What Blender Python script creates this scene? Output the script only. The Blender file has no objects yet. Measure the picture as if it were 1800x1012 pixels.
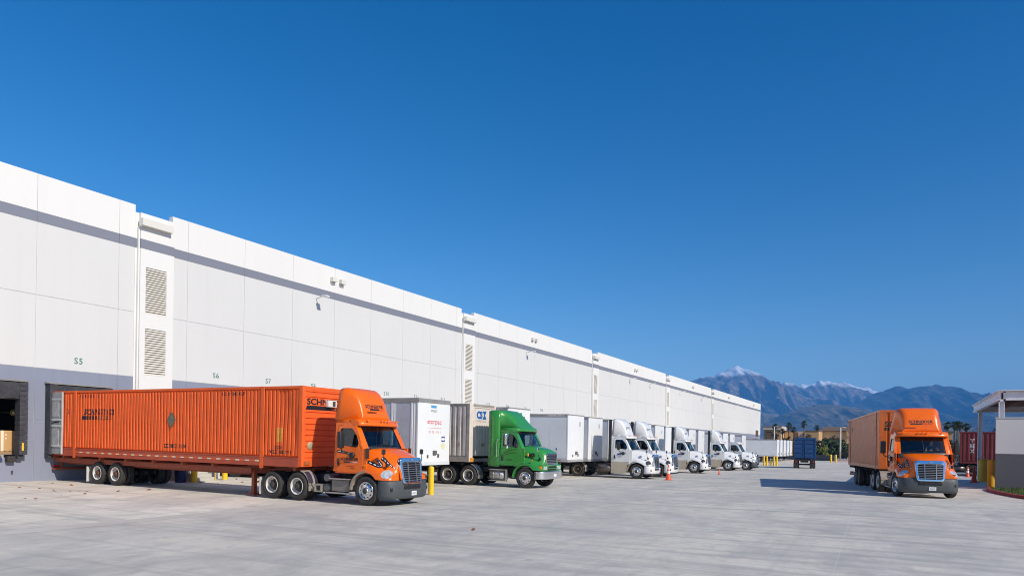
import bpy, bmesh, math, random
from mathutils import Vector, Matrix
from mathutils.bvhtree import BVHTree
random.seed(7)
SC = bpy.context.scene
COL = SC.collection
R = math.radians
PI = math.pi

# ------------------------------------------------------------------ object tagging
def tag(o, label=None, cat=None, group=None, kind=None):
    if label: o['label'] = label
    if cat: o['category'] = cat
    if group: o['group'] = group
    if kind: o['kind'] = kind
    return o

def empty(name, loc=(0, 0, 0), rz=0.0, ry=0.0, label=None, cat=None, group=None):
    o = bpy.data.objects.new(name, None)
    COL.objects.link(o)
    o.empty_display_size = 0.3
    o.location = loc
    o.rotation_euler = (0, ry, rz)
    return tag(o, label, cat, group)

def copy_tree(o, parent=None):
    c = o.copy()
    COL.objects.link(c)
    if parent is not None:
        c.parent = parent
        c.matrix_parent_inverse = o.matrix_parent_inverse.copy()
    for ch in KIDS.get(o.name, []):
        copy_tree(ch, c)
    return c
KIDS = {}

def reg(o, parent):
    if parent is not None:
        o.parent = parent
        KIDS.setdefault(parent.name, []).append(o)

# ------------------------------------------------------------------ materials
def newmat(name):
    m = bpy.data.materials.new(name)
    m.use_nodes = True
    nt = m.node_tree
    for n in list(nt.nodes): nt.nodes.remove(n)
    out = nt.nodes.new('ShaderNodeOutputMaterial')
    bs = nt.nodes.new('ShaderNodeBsdfPrincipled')
    nt.links.new(bs.outputs[0], out.inputs[0])
    return m, nt, bs

def N(nt, t, **k):
    n = nt.nodes.new(t)
    for a, b in k.items(): setattr(n, a, b)
    return n

def coords(nt, scale=(1, 1, 1), kind='Object', rot=(0, 0, 0)):
    tc = N(nt, 'ShaderNodeTexCoord')
    mp = N(nt, 'ShaderNodeMapping')
    mp.inputs['Scale'].default_value = scale
    mp.inputs['Rotation'].default_value = rot
    nt.links.new(tc.outputs[kind], mp.inputs[0])
    return mp.outputs[0]

def noise(nt, vec, scale, detail=4, rough=0.55, dist=0.0):
    n = N(nt, 'ShaderNodeTexNoise')
    n.inputs['Scale'].default_value = scale
    n.inputs['Detail'].default_value = detail
    n.inputs['Roughness'].default_value = rough
    n.inputs['Distortion'].default_value = dist
    nt.links.new(vec, n.inputs['Vector'])
    return n.outputs['Fac']

def ramp(nt, fac, stops):
    r = N(nt, 'ShaderNodeValToRGB')
    el = r.color_ramp.elements
    while len(el) < len(stops): el.new(0.5)
    for e, (p, c) in zip(el, stops):
        e.position = p
        e.color = (c, c, c, 1) if isinstance(c, (int, float)) else (*c, 1)
    nt.links.new(fac, r.inputs[0])
    return r.outputs[0]

def mix(nt, fac, a, b, mode='MIX'):
    m = N(nt, 'ShaderNodeMix', data_type='RGBA', blend_type=mode)
    for s, v in ((0, fac), (6, a), (7, b)):
        if isinstance(v, (int, float)): m.inputs[s].default_value = v
        elif isinstance(v, tuple): m.inputs[s].default_value = (*v, 1)
        else: nt.links.new(v, m.inputs[s])
    return m.outputs[2]

def bump(nt, bs, h, strength=0.2, dist=0.02):
    b = N(nt, 'ShaderNodeBump')
    b.inputs['Strength'].default_value = strength
    b.inputs['Distance'].default_value = dist
    nt.links.new(h, b.inputs['Height'])
    nt.links.new(b.outputs[0], bs.inputs['Normal'])

MATS = {}
def M(name, col=None, rough=0.5, metal=0.0, var=0.12, vs=1.5, dirt=0.0, dcol=(0.16, 0.13, 0.10), stretch=(1, 1, 1),
      bmp=0.0, bs_=20.0, coat=0.0, spec=0.5):
    """Painted / raw surface: base colour with soft variation and optional grime patches."""
    if name in MATS: return MATS[name]
    m, nt, b = newmat(name)
    MATS[name] = m
    v = coords(nt, stretch)
    n1 = noise(nt, v, vs, 5)
    d = tuple(c * (1 - var) for c in col)
    u = tuple(min(1, c * (1 + var * 0.6)) for c in col)
    c = mix(nt, ramp(nt, n1, [(0.3, 0.0), (0.7, 1.0)]), d, u)
    if dirt > 0:
        n2 = noise(nt, v, vs * 2.7, 7, 0.7)
        f = ramp(nt, n2, [(0.42, 0.0), (0.72, dirt)])
        c = mix(nt, f, c, dcol)
    nt.links.new(c, b.inputs['Base Color'])
    rr = ramp(nt, noise(nt, v, vs * 3, 4), [(0.3, max(0, rough - 0.08)), (0.7, min(1, rough + 0.08))])
    nt.links.new(rr, b.inputs['Roughness'])
    b.inputs['Metallic'].default_value = metal
    b.inputs['Specular IOR Level'].default_value = spec
    b.inputs['Coat Weight'].default_value = coat
    b.inputs['Coat Roughness'].default_value = 0.08
    if bmp > 0: bump(nt, b, noise(nt, v, bs_, 4), bmp, 0.01)
    return m

def flat(name, col=None, rough=0.6, metal=0.0):
    if name in MATS: return MATS[name]
    m, nt, b = newmat(name)
    b.inputs['Base Color'].default_value = (*col, 1)
    b.inputs['Roughness'].default_value = rough
    b.inputs['Metallic'].default_value = metal
    MATS[name] = m
    return m

def glass_mat(name, tint, clear=0.55):
    m = bpy.data.materials.new(name); m.use_nodes = True
    nt = m.node_tree
    for n in list(nt.nodes): nt.nodes.remove(n)
    out = N(nt, 'ShaderNodeOutputMaterial')
    tr = N(nt, 'ShaderNodeBsdfTransparent'); tr.inputs[0].default_value = (*tint, 1)
    gl = N(nt, 'ShaderNodeBsdfGlossy'); gl.inputs['Roughness'].default_value = 0.03
    gl.inputs[0].default_value = (0.9, 0.95, 1, 1)
    lw_ = N(nt, 'ShaderNodeLayerWeight'); lw_.inputs[0].default_value = .5
    pw = N(nt, 'ShaderNodeMath', operation='POWER'); pw.inputs[1].default_value = 4.5; nt.links.new(lw_.outputs['Facing'], pw.inputs[0])
    ad = N(nt, 'ShaderNodeMath', operation='MULTIPLY_ADD'); ad.inputs[1].default_value = .85; ad.inputs[2].default_value = 0.07; nt.links.new(pw.outputs[0], ad.inputs[0])
    mx = N(nt, 'ShaderNodeMixShader'); nt.links.new(ad.outputs[0], mx.inputs[0])
    nt.links.new(tr.outputs[0], mx.inputs[1]); nt.links.new(gl.outputs[0], mx.inputs[2])
    nt.links.new(mx.outputs[0], out.inputs[0])
    MATS[name] = m
    return m

# ------------------------------------------------------------------ mesh builder
class MB:
    def __init__(s):
        s.v = []; s.f = []; s.m = []; s.cur = 0; s.sm = []
        s.smooth = False
    def slot(s, i): s.cur = i; return s
    def face(s, idx):
        s.f.append(tuple(idx)); s.m.append(s.cur); s.sm.append(s.smooth)
    def add(s, pts):
        i = len(s.v); s.v.extend([tuple(p) for p in pts]); return list(range(i, i + len(pts)))
    def poly(s, pts): s.face(s.add(pts)); return s
    def box(s, x0, x1, y0, y1, z0, z1):
        i = s.add([(x0, y0, z0), (x1, y0, z0), (x1, y1, z0), (x0, y1, z0), (x0, y0, z1), (x1, y0, z1), (x1, y1, z1), (x0, y1, z1)])
        for q in ((0, 3, 2, 1), (4, 5, 6, 7), (0, 1, 5, 4), (1, 2, 6, 5), (2, 3, 7, 6), (3, 0, 4, 7)):
            s.face([i[k] for k in q])
        return s
    def loft(s, rings, closed=True, cap0=True, cap1=True):
        n = len(rings[0]); ids = [s.add(r) for r in rings]
        for a, b in zip(ids, ids[1:]):
            for k in range(n if closed else n - 1):
                j = (k + 1) % n
                s.face((a[k], a[j], b[j], b[k]))
        sm = s.smooth; s.smooth = False
        if cap0: s.face(ids[0][::-1])
        if cap1: s.face(ids[-1])
        s.smooth = sm
        return s
    def cyl(s, p0, p1, r0, r1=None, n=12, cap=True):
        r1 = r0 if r1 is None else r1
        p0 = Vector(p0); p1 = Vector(p1); d = (p1 - p0).normalized()
        a = d.orthogonal().normalized(); b = d.cross(a)
        ring = lambda p, r: [p + (a * math.cos(2 * PI * k / n) + b * math.sin(2 * PI * k / n)) * r for k in range(n)]
        sm = s.smooth; s.smooth = n > 6
        s.loft([ring(p0, r0), ring(p1, r1)], True, cap, cap)
        s.smooth = sm
        return s
    def tube(s, path, r, n=8):
        path = [Vector(p) for p in path]
        rings = []
        up = Vector((0.13, 0.21, 0.97)).normalized()
        for i, p in enumerate(path):
            d = (path[min(i + 1, len(path) - 1)] - path[max(i - 1, 0)]).normalized()
            a = d.cross(up).normalized(); b = d.cross(a)
            rr = r[i] if isinstance(r, (list, tuple)) else r
            rings.append([p + (a * math.cos(2 * PI * k / n) + b * math.sin(2 * PI * k / n)) * rr for k in range(n)])
        sm = s.smooth; s.smooth = True
        s.loft(rings); s.smooth = sm
        return s
    def lathe(s, prof, c=(0, 0, 0), axis='z', n=24, closed=False):
        """prof: list of (radius, along-axis)."""
        rings = []
        for r, h in prof:
            ring = []
            for k in range(n):
                t = 2 * PI * k / n; u, w = r * math.cos(t), r * math.sin(t)
                p = {'z': (u, w, h), 'y': (u, h, w), 'x': (h, u, w)}[axis]
                ring.append((p[0] + c[0], p[1] + c[1], p[2] + c[2]))
            rings.append(ring)
        sm = s.smooth; s.smooth = True
        s.loft(rings, True, False, False); s.smooth = sm
        return s
    def prism(s, pts, plane, t0, t1):
        f = {'xz': lambda a, b, t: (a, t, b), 'xy': lambda a, b, t: (a, b, t), 'yz': lambda a, b, t: (t, a, b)}[plane]
        s.loft([[f(a, b, t0) for a, b in pts], [f(a, b, t1) for a, b in pts]])
        return s
    def ellipsoid(s, c, r, n=12, m=8, rz=0.0):
        rings = []
        for i in range(1, m):
            ph = PI * i / m
            ring = []
            for k in range(n):
                t = 2 * PI * k / n
                x, y, z = r[0] * math.sin(ph) * math.cos(t), r[1] * math.sin(ph) * math.sin(t), -r[2] * math.cos(ph)
                x, y = x * math.cos(rz) - y * math.sin(rz), x * math.sin(rz) + y * math.cos(rz)
                ring.append((c[0] + x, c[1] + y, c[2] + z))
            rings.append(ring)
        sm = s.smooth; s.smooth = True
        s.loft(rings); s.smooth = sm
        return s
    def mesh(s, name):
        me = bpy.data.meshes.new(name)
        me.from_pydata(s.v, [], s.f)
        me.polygons.foreach_set('material_index', s.m)
        me.polygons.foreach_set('use_smooth', s.sm)
        bm = bmesh.new(); bm.from_mesh(me)
        bmesh.ops.recalc_face_normals(bm, faces=bm.faces)
        bm.to_mesh(me); bm.free()
        me.update()
        return me
    def build(s, name, mats, parent=None, loc=(0, 0, 0), rot=(0, 0, 0), bevel=0.0, seg=2):
        me = s.mesh(name)
        if not isinstance(mats, (list, tuple)): mats = [mats]
        for mt in mats: me.materials.append(mt)
        if bevel > 0:
            bm = bmesh.new(); bm.from_mesh(me)
            es = [e for e in bm.edges if len(e.link_faces) == 2 and e.calc_face_angle(0) > 0.6]
            bmesh.ops.bevel(bm, geom=es, offset=bevel, segments=seg, affect='EDGES', profile=0.6, clamp_overlap=True)
            for f in bm.faces: f.smooth = f.smooth or f.calc_area() < bevel * 3
            bm.to_mesh(me); bm.free()
        o = bpy.data.objects.new(name, me)
        COL.objects.link(o)
        o.location = loc; o.rotation_euler = rot
        reg(o, parent)
        return o

def halves(mb, name, mats, parent, y0=0.0, **k):
    """build the two mirrored pieces of a part as two objects of their own"""
    out = []
    for s in (-1, 1):
        h = MB(); mp = {}
        for f, mi, sm in zip(mb.f, mb.m, mb.sm):
            if (sum(mb.v[i][1] for i in f) / len(f) - y0) * s <= 0: continue
            idx = []
            for i in f:
                if i not in mp: mp[i] = len(h.v); h.v.append(mb.v[i])
                idx.append(mp[i])
            h.f.append(tuple(idx)); h.m.append(mi); h.sm.append(sm)
        out.append(h.build(name, mats, parent, **k))
    return out

def tape(name, parent, x0, x1, y, s, z0, z1, segs, mats):
    """one continuous strip of conspicuity tape; segs = [(length, material slot), ...] repeated"""
    m = MB(); x = x0; k = 0; t = .003
    ring = lambda x: [(x, y - s * t, z0), (x, y + s * t, z0), (x, y + s * t, z1), (x, y - s * t, z1)]
    prev = m.add(ring(x0)); m.face(prev[::-1])
    while x < x1 - .01:
        L, sl = segs[k % len(segs)]; x = min(x1, x + L); cur = m.add(ring(x)); m.slot(sl)
        for i in range(4): m.face((prev[i], prev[(i + 1) % 4], cur[(i + 1) % 4], cur[i]))
        prev = cur; k += 1
    m.face(prev)
    return m.build(name, mats, parent)

# ------------------------------------------------------------------ lettering
def text_bm(txt, bold=0.0, spacing=1.0, shear=0.0):
    cu = bpy.data.curves.new('lettering', 'FONT')
    cu.body = txt; cu.size = 1.0; cu.align_x = 'CENTER'; cu.align_y = 'CENTER'
    cu.offset = bold; cu.space_character = spacing; cu.resolution_u = 3; cu.shear = shear
    ob = bpy.data.objects.new('lettering', cu); COL.objects.link(ob)
    dg = bpy.context.evaluated_depsgraph_get()
    me = bpy.data.meshes.new_from_object(ob.evaluated_get(dg))
    bpy.data.objects.remove(ob); bpy.data.curves.remove(cu)
    bm = bmesh.new(); bm.from_mesh(me); bpy.data.meshes.remove(me)
    return bm

def decal_bm(bm, name, c, xd, ud, mat, parent, target=None, cell=0.05, off=0.004, maxd=0.6):
    """lay a flat bmesh (xy, metres) on plane at c with axes xd, ud; drape on target BVH when given."""
    xd = Vector(xd).normalized(); ud = Vector(ud).normalized(); nd = xd.cross(ud)
    c = Vector(c)
    if target is not None:
        xs = [v.co.x for v in bm.verts]; ys = [v.co.y for v in bm.verts]
        for ax, lo, hi in ((0, min(xs), max(xs)), (1, min(ys), max(ys))):
            t = lo + cell
            while t < hi:
                no = Vector((1, 0, 0)) if ax == 0 else Vector((0, 1, 0))
                bmesh.ops.bisect_plane(bm, geom=bm.verts[:] + bm.edges[:] + bm.faces[:], plane_co=no * t, plane_no=no)
                t += cell
    for v in bm.verts:
        p = c + xd * v.co.x + ud * v.co.y
        if target is not None:
            h = target.ray_cast(p + nd * maxd, -nd, 2 * maxd)
            if h[0] is not None: p = h[0] + nd * off
            else: p = p + nd * off
        else: p = p + nd * off
        v.co = p
    me = bpy.data.meshes.new(name); bm.to_mesh(me); bm.free()
    me.materials.append(mat)
    o = bpy.data.objects.new(name, me); COL.objects.link(o); reg(o, parent)
    return o

def write(name, txt, c, xd, ud, h, w, mat, parent, target=None, bold=0.02, spacing=1.0, shear=0.0, cell=0.05, off=0.004, maxd=0.6):
    bm = text_bm(txt, bold, spacing, shear)
    xs = [v.co.x for v in bm.verts]; ys = [v.co.y for v in bm.verts]
    mx, my = (min(xs) + max(xs)) / 2, (min(ys) + max(ys)) / 2
    sy = h / (max(ys) - min(ys)); sx = (w / (max(xs) - min(xs))) if w else sy
    for v in bm.verts: v.co.x = (v.co.x - mx) * sx; v.co.y = (v.co.y - my) * sy; v.co.z = 0
    return decal_bm(bm, name, c, xd, ud, mat, parent, target, cell, off, maxd)

def shape_bm(polys):
    bm = bmesh.new()
    for p in polys:
        bm.faces.new([bm.verts.new((x, y, 0)) for x, y in p])
    return bm

def band_polys(path, w):
    out = []
    for i in range(len(path) - 1):
        def nrm(k):
            a = Vector(path[max(k - 1, 0)]); b = Vector(path[min(k + 1, len(path) - 1)])
            d = (b - a).normalized(); return Vector((-d.y, d.x))
        n0, n1 = nrm(i), nrm(i + 1)
        a, b = Vector(path[i]), Vector(path[i + 1])
        ww = w if isinstance(w, (int, float)) else None
        w0 = ww if ww else w[i]; w1 = ww if ww else w[i + 1]
        out.append([tuple(a + n0 * w0), tuple(a - n0 * w0), tuple(b - n1 * w1), tuple(b + n1 * w1)])
    return out

def bvh_of(o):
    bm = bmesh.new(); bm.from_mesh(o.data)
    t = BVHTree.FromBMesh(bm); bm.free()
    return t

# ------------------------------------------------------------------ ground height of the yard
def zg(x, y):
    a = 0.0
    if 1 < x < 18: a = -0.0065 * (x - 1)
    elif 18 <= x < 34: a = -0.11 * (34 - x) / 16
    return a - 0.0078 * (min(max(y, 14), 115) - 14)

# ------------------------------------------------------------------ shared materials
RUBBER = M('rubber', (0.032, 0.030, 0.029), 0.85, var=0.25, vs=3, dirt=0.5, dcol=(0.10, 0.085, 0.07), bmp=0.3, bs_=30)
CHASSIS = M('chassis_black', (0.022, 0.022, 0.024), 0.7, var=0.3, vs=2, dirt=0.5, dcol=(0.07, 0.06, 0.05))
CHROME = flat('chrome', (0.85, 0.86, 0.88), 0.08, 1.0)
ALU = M('dull_aluminium', (0.55, 0.54, 0.52), 0.4, 0.8, var=0.15, vs=4, dirt=0.3, dcol=(0.25, 0.21, 0.17))
POLISHED = M('polished_aluminium', (0.75, 0.74, 0.73), 0.25, 0.9, var=0.1, vs=5)
RIMWHITE = M('rim_white_paint', (0.72, 0.69, 0.64), 0.45, var=0.1, vs=5, dirt=0.35, dcol=(0.32, 0.25, 0.18))
RIMBROWN = M('rim_dusty_steel', (0.30, 0.24, 0.18), 0.6, var=0.2, vs=6, dirt=0.4)
HUBDARK = M('hub_dark_steel', (0.05, 0.042, 0.036), 0.6, var=0.2, vs=8)
BLACKPLASTIC = M('black_plastic', (0.02, 0.021, 0.023), 0.45, var=0.15, vs=5)
SEAT = M('seat_cloth', (0.05, 0.05, 0.055), 0.9)
DASH = M('dash_grey', (0.09, 0.09, 0.095), 0.7)
AMBER = flat('amber_lens', (0.9, 0.28, 0.02), 0.2)
REDLENS = flat('red_lens', (0.5, 0.015, 0.01), 0.25)
REFLW = flat('reflector_white', (0.75, 0.66, 0.52), 0.35)
REFLR = flat('reflector_red', (0.5, 0.05, 0.03), 0.35)
LAMP = M('headlamp_lens', (0.62, 0.65, 0.68), 0.12, 0.25, var=0.35, vs=9)
LAMPDARK = M('headlamp_dark', (0.10, 0.10, 0.11), 0.12, 0.3, var=0.6, vs=9)
GLASS = glass_mat('cab_glass', (0.70, 0.86, 0.86))
GLASSD = glass_mat('cab_side_glass', (0.22, 0.27, 0.27))
PLATE = flat('number_plate', (0.75, 0.74, 0.72), 0.5)
YELLOW = M('yellow_paint', (0.86, 0.56, 0.012), 0.45, var=0.06, vs=2, dirt=0.12, dcol=(0.3, 0.2, 0.05))
INK = flat('black_lettering', (0.015, 0.015, 0.02), 0.5)
WHITEINK = flat('white_lettering', (0.8, 0.8, 0.8), 0.5)
def marks(parent, name, c, xd, w, h, mat, n=8, target=None):
    """small print too small to read in the photo: a line of short uneven strokes"""
    rnd = random.Random(n * 7 + int(w * 100)); P_ = []; x = -w / 2; st = w / n
    for k in range(n):
        if rnd.random() < .14: x += st; continue
        a = x + st * .12; b = x + st * .85; k2 = rnd.random()
        P_.append([(a, -h / 2), (a + st * .22, -h / 2), (a + st * .22, h / 2), (a, h / 2)])
        P_.append([(a + st * .22, h / 2 - h * .2), (b, h / 2 - h * .2), (b, h / 2), (a + st * .22, h / 2)])
        if k2 > .4: P_.append([(a + st * .22, -h / 2), (b, -h / 2), (b, -h / 2 + h * .2), (a + st * .22, -h / 2 + h * .2)])
        if k2 < .7: P_.append([(b - st * .2, -h / 2 + h * .2), (b, -h / 2 + h * .2), (b, h / 2 - h * .2), (b - st * .2, h / 2 - h * .2)])
        x += st
    return decal_bm(shape_bm(P_), name, c, xd, (0, 0, 1), mat, parent, target, .04)

# ================================================================== WHEELS
def wheel(parent, x, side, dual, rim_mat, r=0.49, y=None, steer=0.0, tex='steer', hub=HUBDARK):
    """side -1/+1; the outer face looks along side*Y. The tyre mesh is the wheel, rim is its child."""
    w = 0.27
    yo = 1.20 if dual else 1.16
    if y is not None: yo = y
    t = MB()
    def tyre(yc):
        h = w / 2
        pr = [(r * .60, -h * .55), (r * .66, -h * .9), (r * .84, -h), (r * .95, -h * .93), (r, -h * .72), (r * 1.004, -h * .3), (r * .985, -h * .27), (r * .985, -h * .22),
              (r * 1.004, -h * .2), (r * 1.004, h * .2), (r * .985, h * .22), (r * .985, h * .27), (r * 1.004, h * .3), (r, h * .72), (r * .95, h * .93), (r * .84, h), (r * .66, h * .9), (r * .60, h * .55), (r * .60, -h * .55)]
        t.lathe(pr, (0, yc, 0), 'y', 32)
    tyre(-side * w / 2)
    if dual: tyre(-side * (w * 1.5 + 0.06))
    o = t.build('wheel', RUBBER, parent, (x, side * yo, r), (0, 0, steer))
    m = MB(); s = side
    if tex == 'dish':      # deep dish of a dual wheel seen from outside
        m.lathe([(r * .62, -s * .02), (r * .60, -s * .0), (r * .565, -s * .02), (r * .53, -s * .10), (r * .50, -s * .17), (r * .30, -s * .18), (r * .28, -s * .18)], (0, 0, 0), 'y', 28)
        m.slot(1)
        m.lathe([(r * .42, -s * .172), (r * .36, -s * .165), (r * .24, -s * .15), (r * .235, -s * .03), (r * .19, -s * .005), (0.001, -s * .002)], (0, 0, 0), 'y', 20)
        for k in range(5):
            a = 2 * PI * k / 5
            m.cyl((r * .42 * math.cos(a), -s * .178, r * .42 * math.sin(a)), (r * .42 * math.cos(a), -s * .168, r * .42 * math.sin(a)), r * .07, n=10)
        m.build('rim', [rim_mat, hub], o)
    else:                  # outset disc with hand holes and lug nuts
        m.lathe([(r * .62, -s * .02), (r * .60, 0.0), (r * .565, -s * .015), (r * .55, -s * .06), (r * .50, -s * .055), (r * .40, -s * .02), (r * .30, -s * .012), (r * .24, -s * .012), (r * .235, s * .02), (r * .20, s * .035)], (0, 0, 0), 'y', 28)
        m.slot(1)
        m.lathe([(r * .20, s * .035), (r * .17, s * .06), (r * .10, s * .07), (0.001, s * .07)], (0, 0, 0), 'y', 20)
        for k in range(10):
            a = 2 * PI * k / 10
            cx, cz = r * .455 * math.cos(a), r * .455 * math.sin(a)
            m.cyl((cx, -s * .045, cz), (cx, -s * .029, cz), r * .058, n=10)
        m.slot(2)
        for k in range(10):
            a = 2 * PI * (k + .5) / 10
            cx, cz = r * .30 * math.cos(a), r * .30 * math.sin(a)
            m.cyl((cx, -s * .012, cz), (cx, s * .022, cz), r * .03, n=6)
        m.build('rim', [rim_mat, hub, ALU], o)
    return o

def mirror_arm(parent, x, s, ztop, mat):
    """tall door mirror on its arm"""
    m = MB()
    m.box(-.07, .07, s * 1.50 - .11, s * 1.50 + .11, ztop - .56, ztop)
    o = m.build('door_mirror', mat, parent, (x, 0, 0), bevel=0.035)
    g = MB(); g.box(-.078, -.071, s * 1.50 - .085, s * 1.50 + .085, ztop - .52, ztop - .04); g.build('mirror_glass', flat('mirror_glass', (.6, .65, .7), .05, 1.0), o)
    a = MB(); a.tube([(0, s * 1.50, ztop - .55), (.06, s * 1.46, ztop - .66), (.16, s * 1.28, ztop - .76), (.22, s * 1.16, ztop - .8)], .022)
    a.ellipsoid((.22, s * 1.2, ztop - .80), (.12, .07, .11))
    a.build('mirror_arm', BLACKPLASTIC, o)

# ================================================================== TRACTOR UNITS
def ring_panel(mb, outer, inner, f, th):
    """panel with a hole; outer/inner equal-length loops in (a,b); f(a,b,d)->xyz with d=0 outside face, 1 inside face"""
    n = len(outer)
    oo = mb.add([f(a, b, 0) for a, b in outer]); oi = mb.add([f(a, b, 0) for a, b in inner])
    io = mb.add([f(a, b, th) for a, b in outer]); ii = mb.add([f(a, b, th) for a, b in inner])
    for k in range(n):
        j = (k + 1) % n
        mb.face((oo[k], oo[j], oi[j], oi[k])); mb.face((io[k], ii[k], ii[j], io[j]))
        mb.face((oi[k], oi[j], ii[j], ii[k])); mb.face((oo[k], io[k], io[j], oo[j]))

def side_y(z, s, d=0.0):
    y = 1.155 - (0.10 * max(0, z - 1.95) / 0.8)
    return s * (y - d)

def ws_x(y, z):
    t = (z - 1.90) / 0.80
    return 0.17 - 0.44 * t - 0.20 * (abs(y) / 1.05) ** 2.2

DOOR_O = [(-1.13, 1.10), (-.55, 1.08), (-.02, 1.10), (.02, 1.5), (.00, 1.90), (-.13, 2.22), (-.36, 2.66), (-.75, 2.69), (-1.13, 2.66), (-1.14, 1.9)]
WIN = [(-1.02, 2.00), (-.66, 1.98), (-.27, 1.93), (-.20, 1.98), (-.185, 2.10), (-.30, 2.34), (-.49, 2.54), (-.56, 2.58), (-.98, 2.58), (-1.04, 2.52)]

def hood_mesh(st, zmin=0.86, arch=True, round_=True):
    rings = []
    for (x, zt, wt, zs, ws, zm, wm, zf, wf) in st:
        zb = zmin
        if arch and abs(x) < 0.62: zb = max(zmin if x > 0.56 else 0, math.sqrt(max(0, 0.62 ** 2 - x * x)) + 0.47)
        half = [(0, zt), (wt * .6, zt - .006), (wt, zt - .05), (ws, zs), ((ws + wm) / 2, (zs + zm) / 2 - .02), (wm, zm), ((wm + wf) / 2, (zm + zf) / 2 - .01), (wf - .05, zf), (wf, zf - .08), (wf + .005, max(zb, min(zf - .12, zb + .01)))]
        left = [(x, -y, z) for y, z in half[::-1]]; right = [(x, y, z) for y, z in half[1:]]
        rings.append(left + right)
    mb = MB(); mb.smooth = True
    mb.loft(rings, False, False, False)
    # close nose
    mb.smooth = False
    mb.face([mb.v.index(tuple(p)) for p in []] or mb.add(rings[-1]))
    return mb

NOSEPARTS = {'hood', 'grille', 'nose_panel', 'headlight', 'indicator', 'side_indicator', 'bumper', 'hood_mirror', 'road_stripe', 'stripe_dash', 'hood_vent', 'side_lamp', 'chassis_frame'}
CABPARTS = {'cab', 'cab_roof', 'sun_visor', 'marker_lamp', 'door', 'door_mirror', 'round_mirror', 'windscreen_frame', 'dashboard', 'cab_lining', 'seat', 'steering_wheel', 'roof_fairing', 'door_logo', 'door_emblem',
            'door_writing', 'fairing_logo', 'side_extender', 'corner_panel', 'grab_handle'}
HOOD_A = [(-.06, 1.94, .80, 1.80, .98, 1.50, 1.10, 1.26, 1.155), (.14, 1.925, .77, 1.78, .94, 1.46, 1.06, 1.25, 1.165), (.34, 1.89, .70, 1.72, .86, 1.40, 1.00, 1.22, 1.17), (.55, 1.82, .63, 1.63, .79, 1.31, .94, 1.15, 1.17),
          (.78, 1.74, .58, 1.52, .73, 1.22, .89, 1.07, 1.15), (.98, 1.665, .55, 1.43, .67, 1.13, .83, 1.00, 1.09), (1.08, 1.62, .53, 1.38, .62, 1.09, .77, .97, 1.03), (1.12, 1.59, .50, 1.34, .60, 1.06, .74, .95, .98)]
HOOD_G = [(-.06, 2.05, .74, 1.93, .90, 1.55, 1.02, 1.34, 1.145), (.14, 2.03, .72, 1.92, .86, 1.52, .98, 1.30, 1.16), (.34, 2.0, .68, 1.88, .82, 1.46, .94, 1.26, 1.165), (.58, 1.94, .64, 1.80, .77, 1.36, .90, 1.16, 1.165),
          (.80, 1.87, .60, 1.71, .72, 1.26, .88, 1.08, 1.13), (.98, 1.78, .57, 1.60, .67, 1.18, .86, 1.04, 1.09), (1.04, 1.70, .55, 1.52, .64, 1.14, .84, 1.02, 1.04)]

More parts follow.
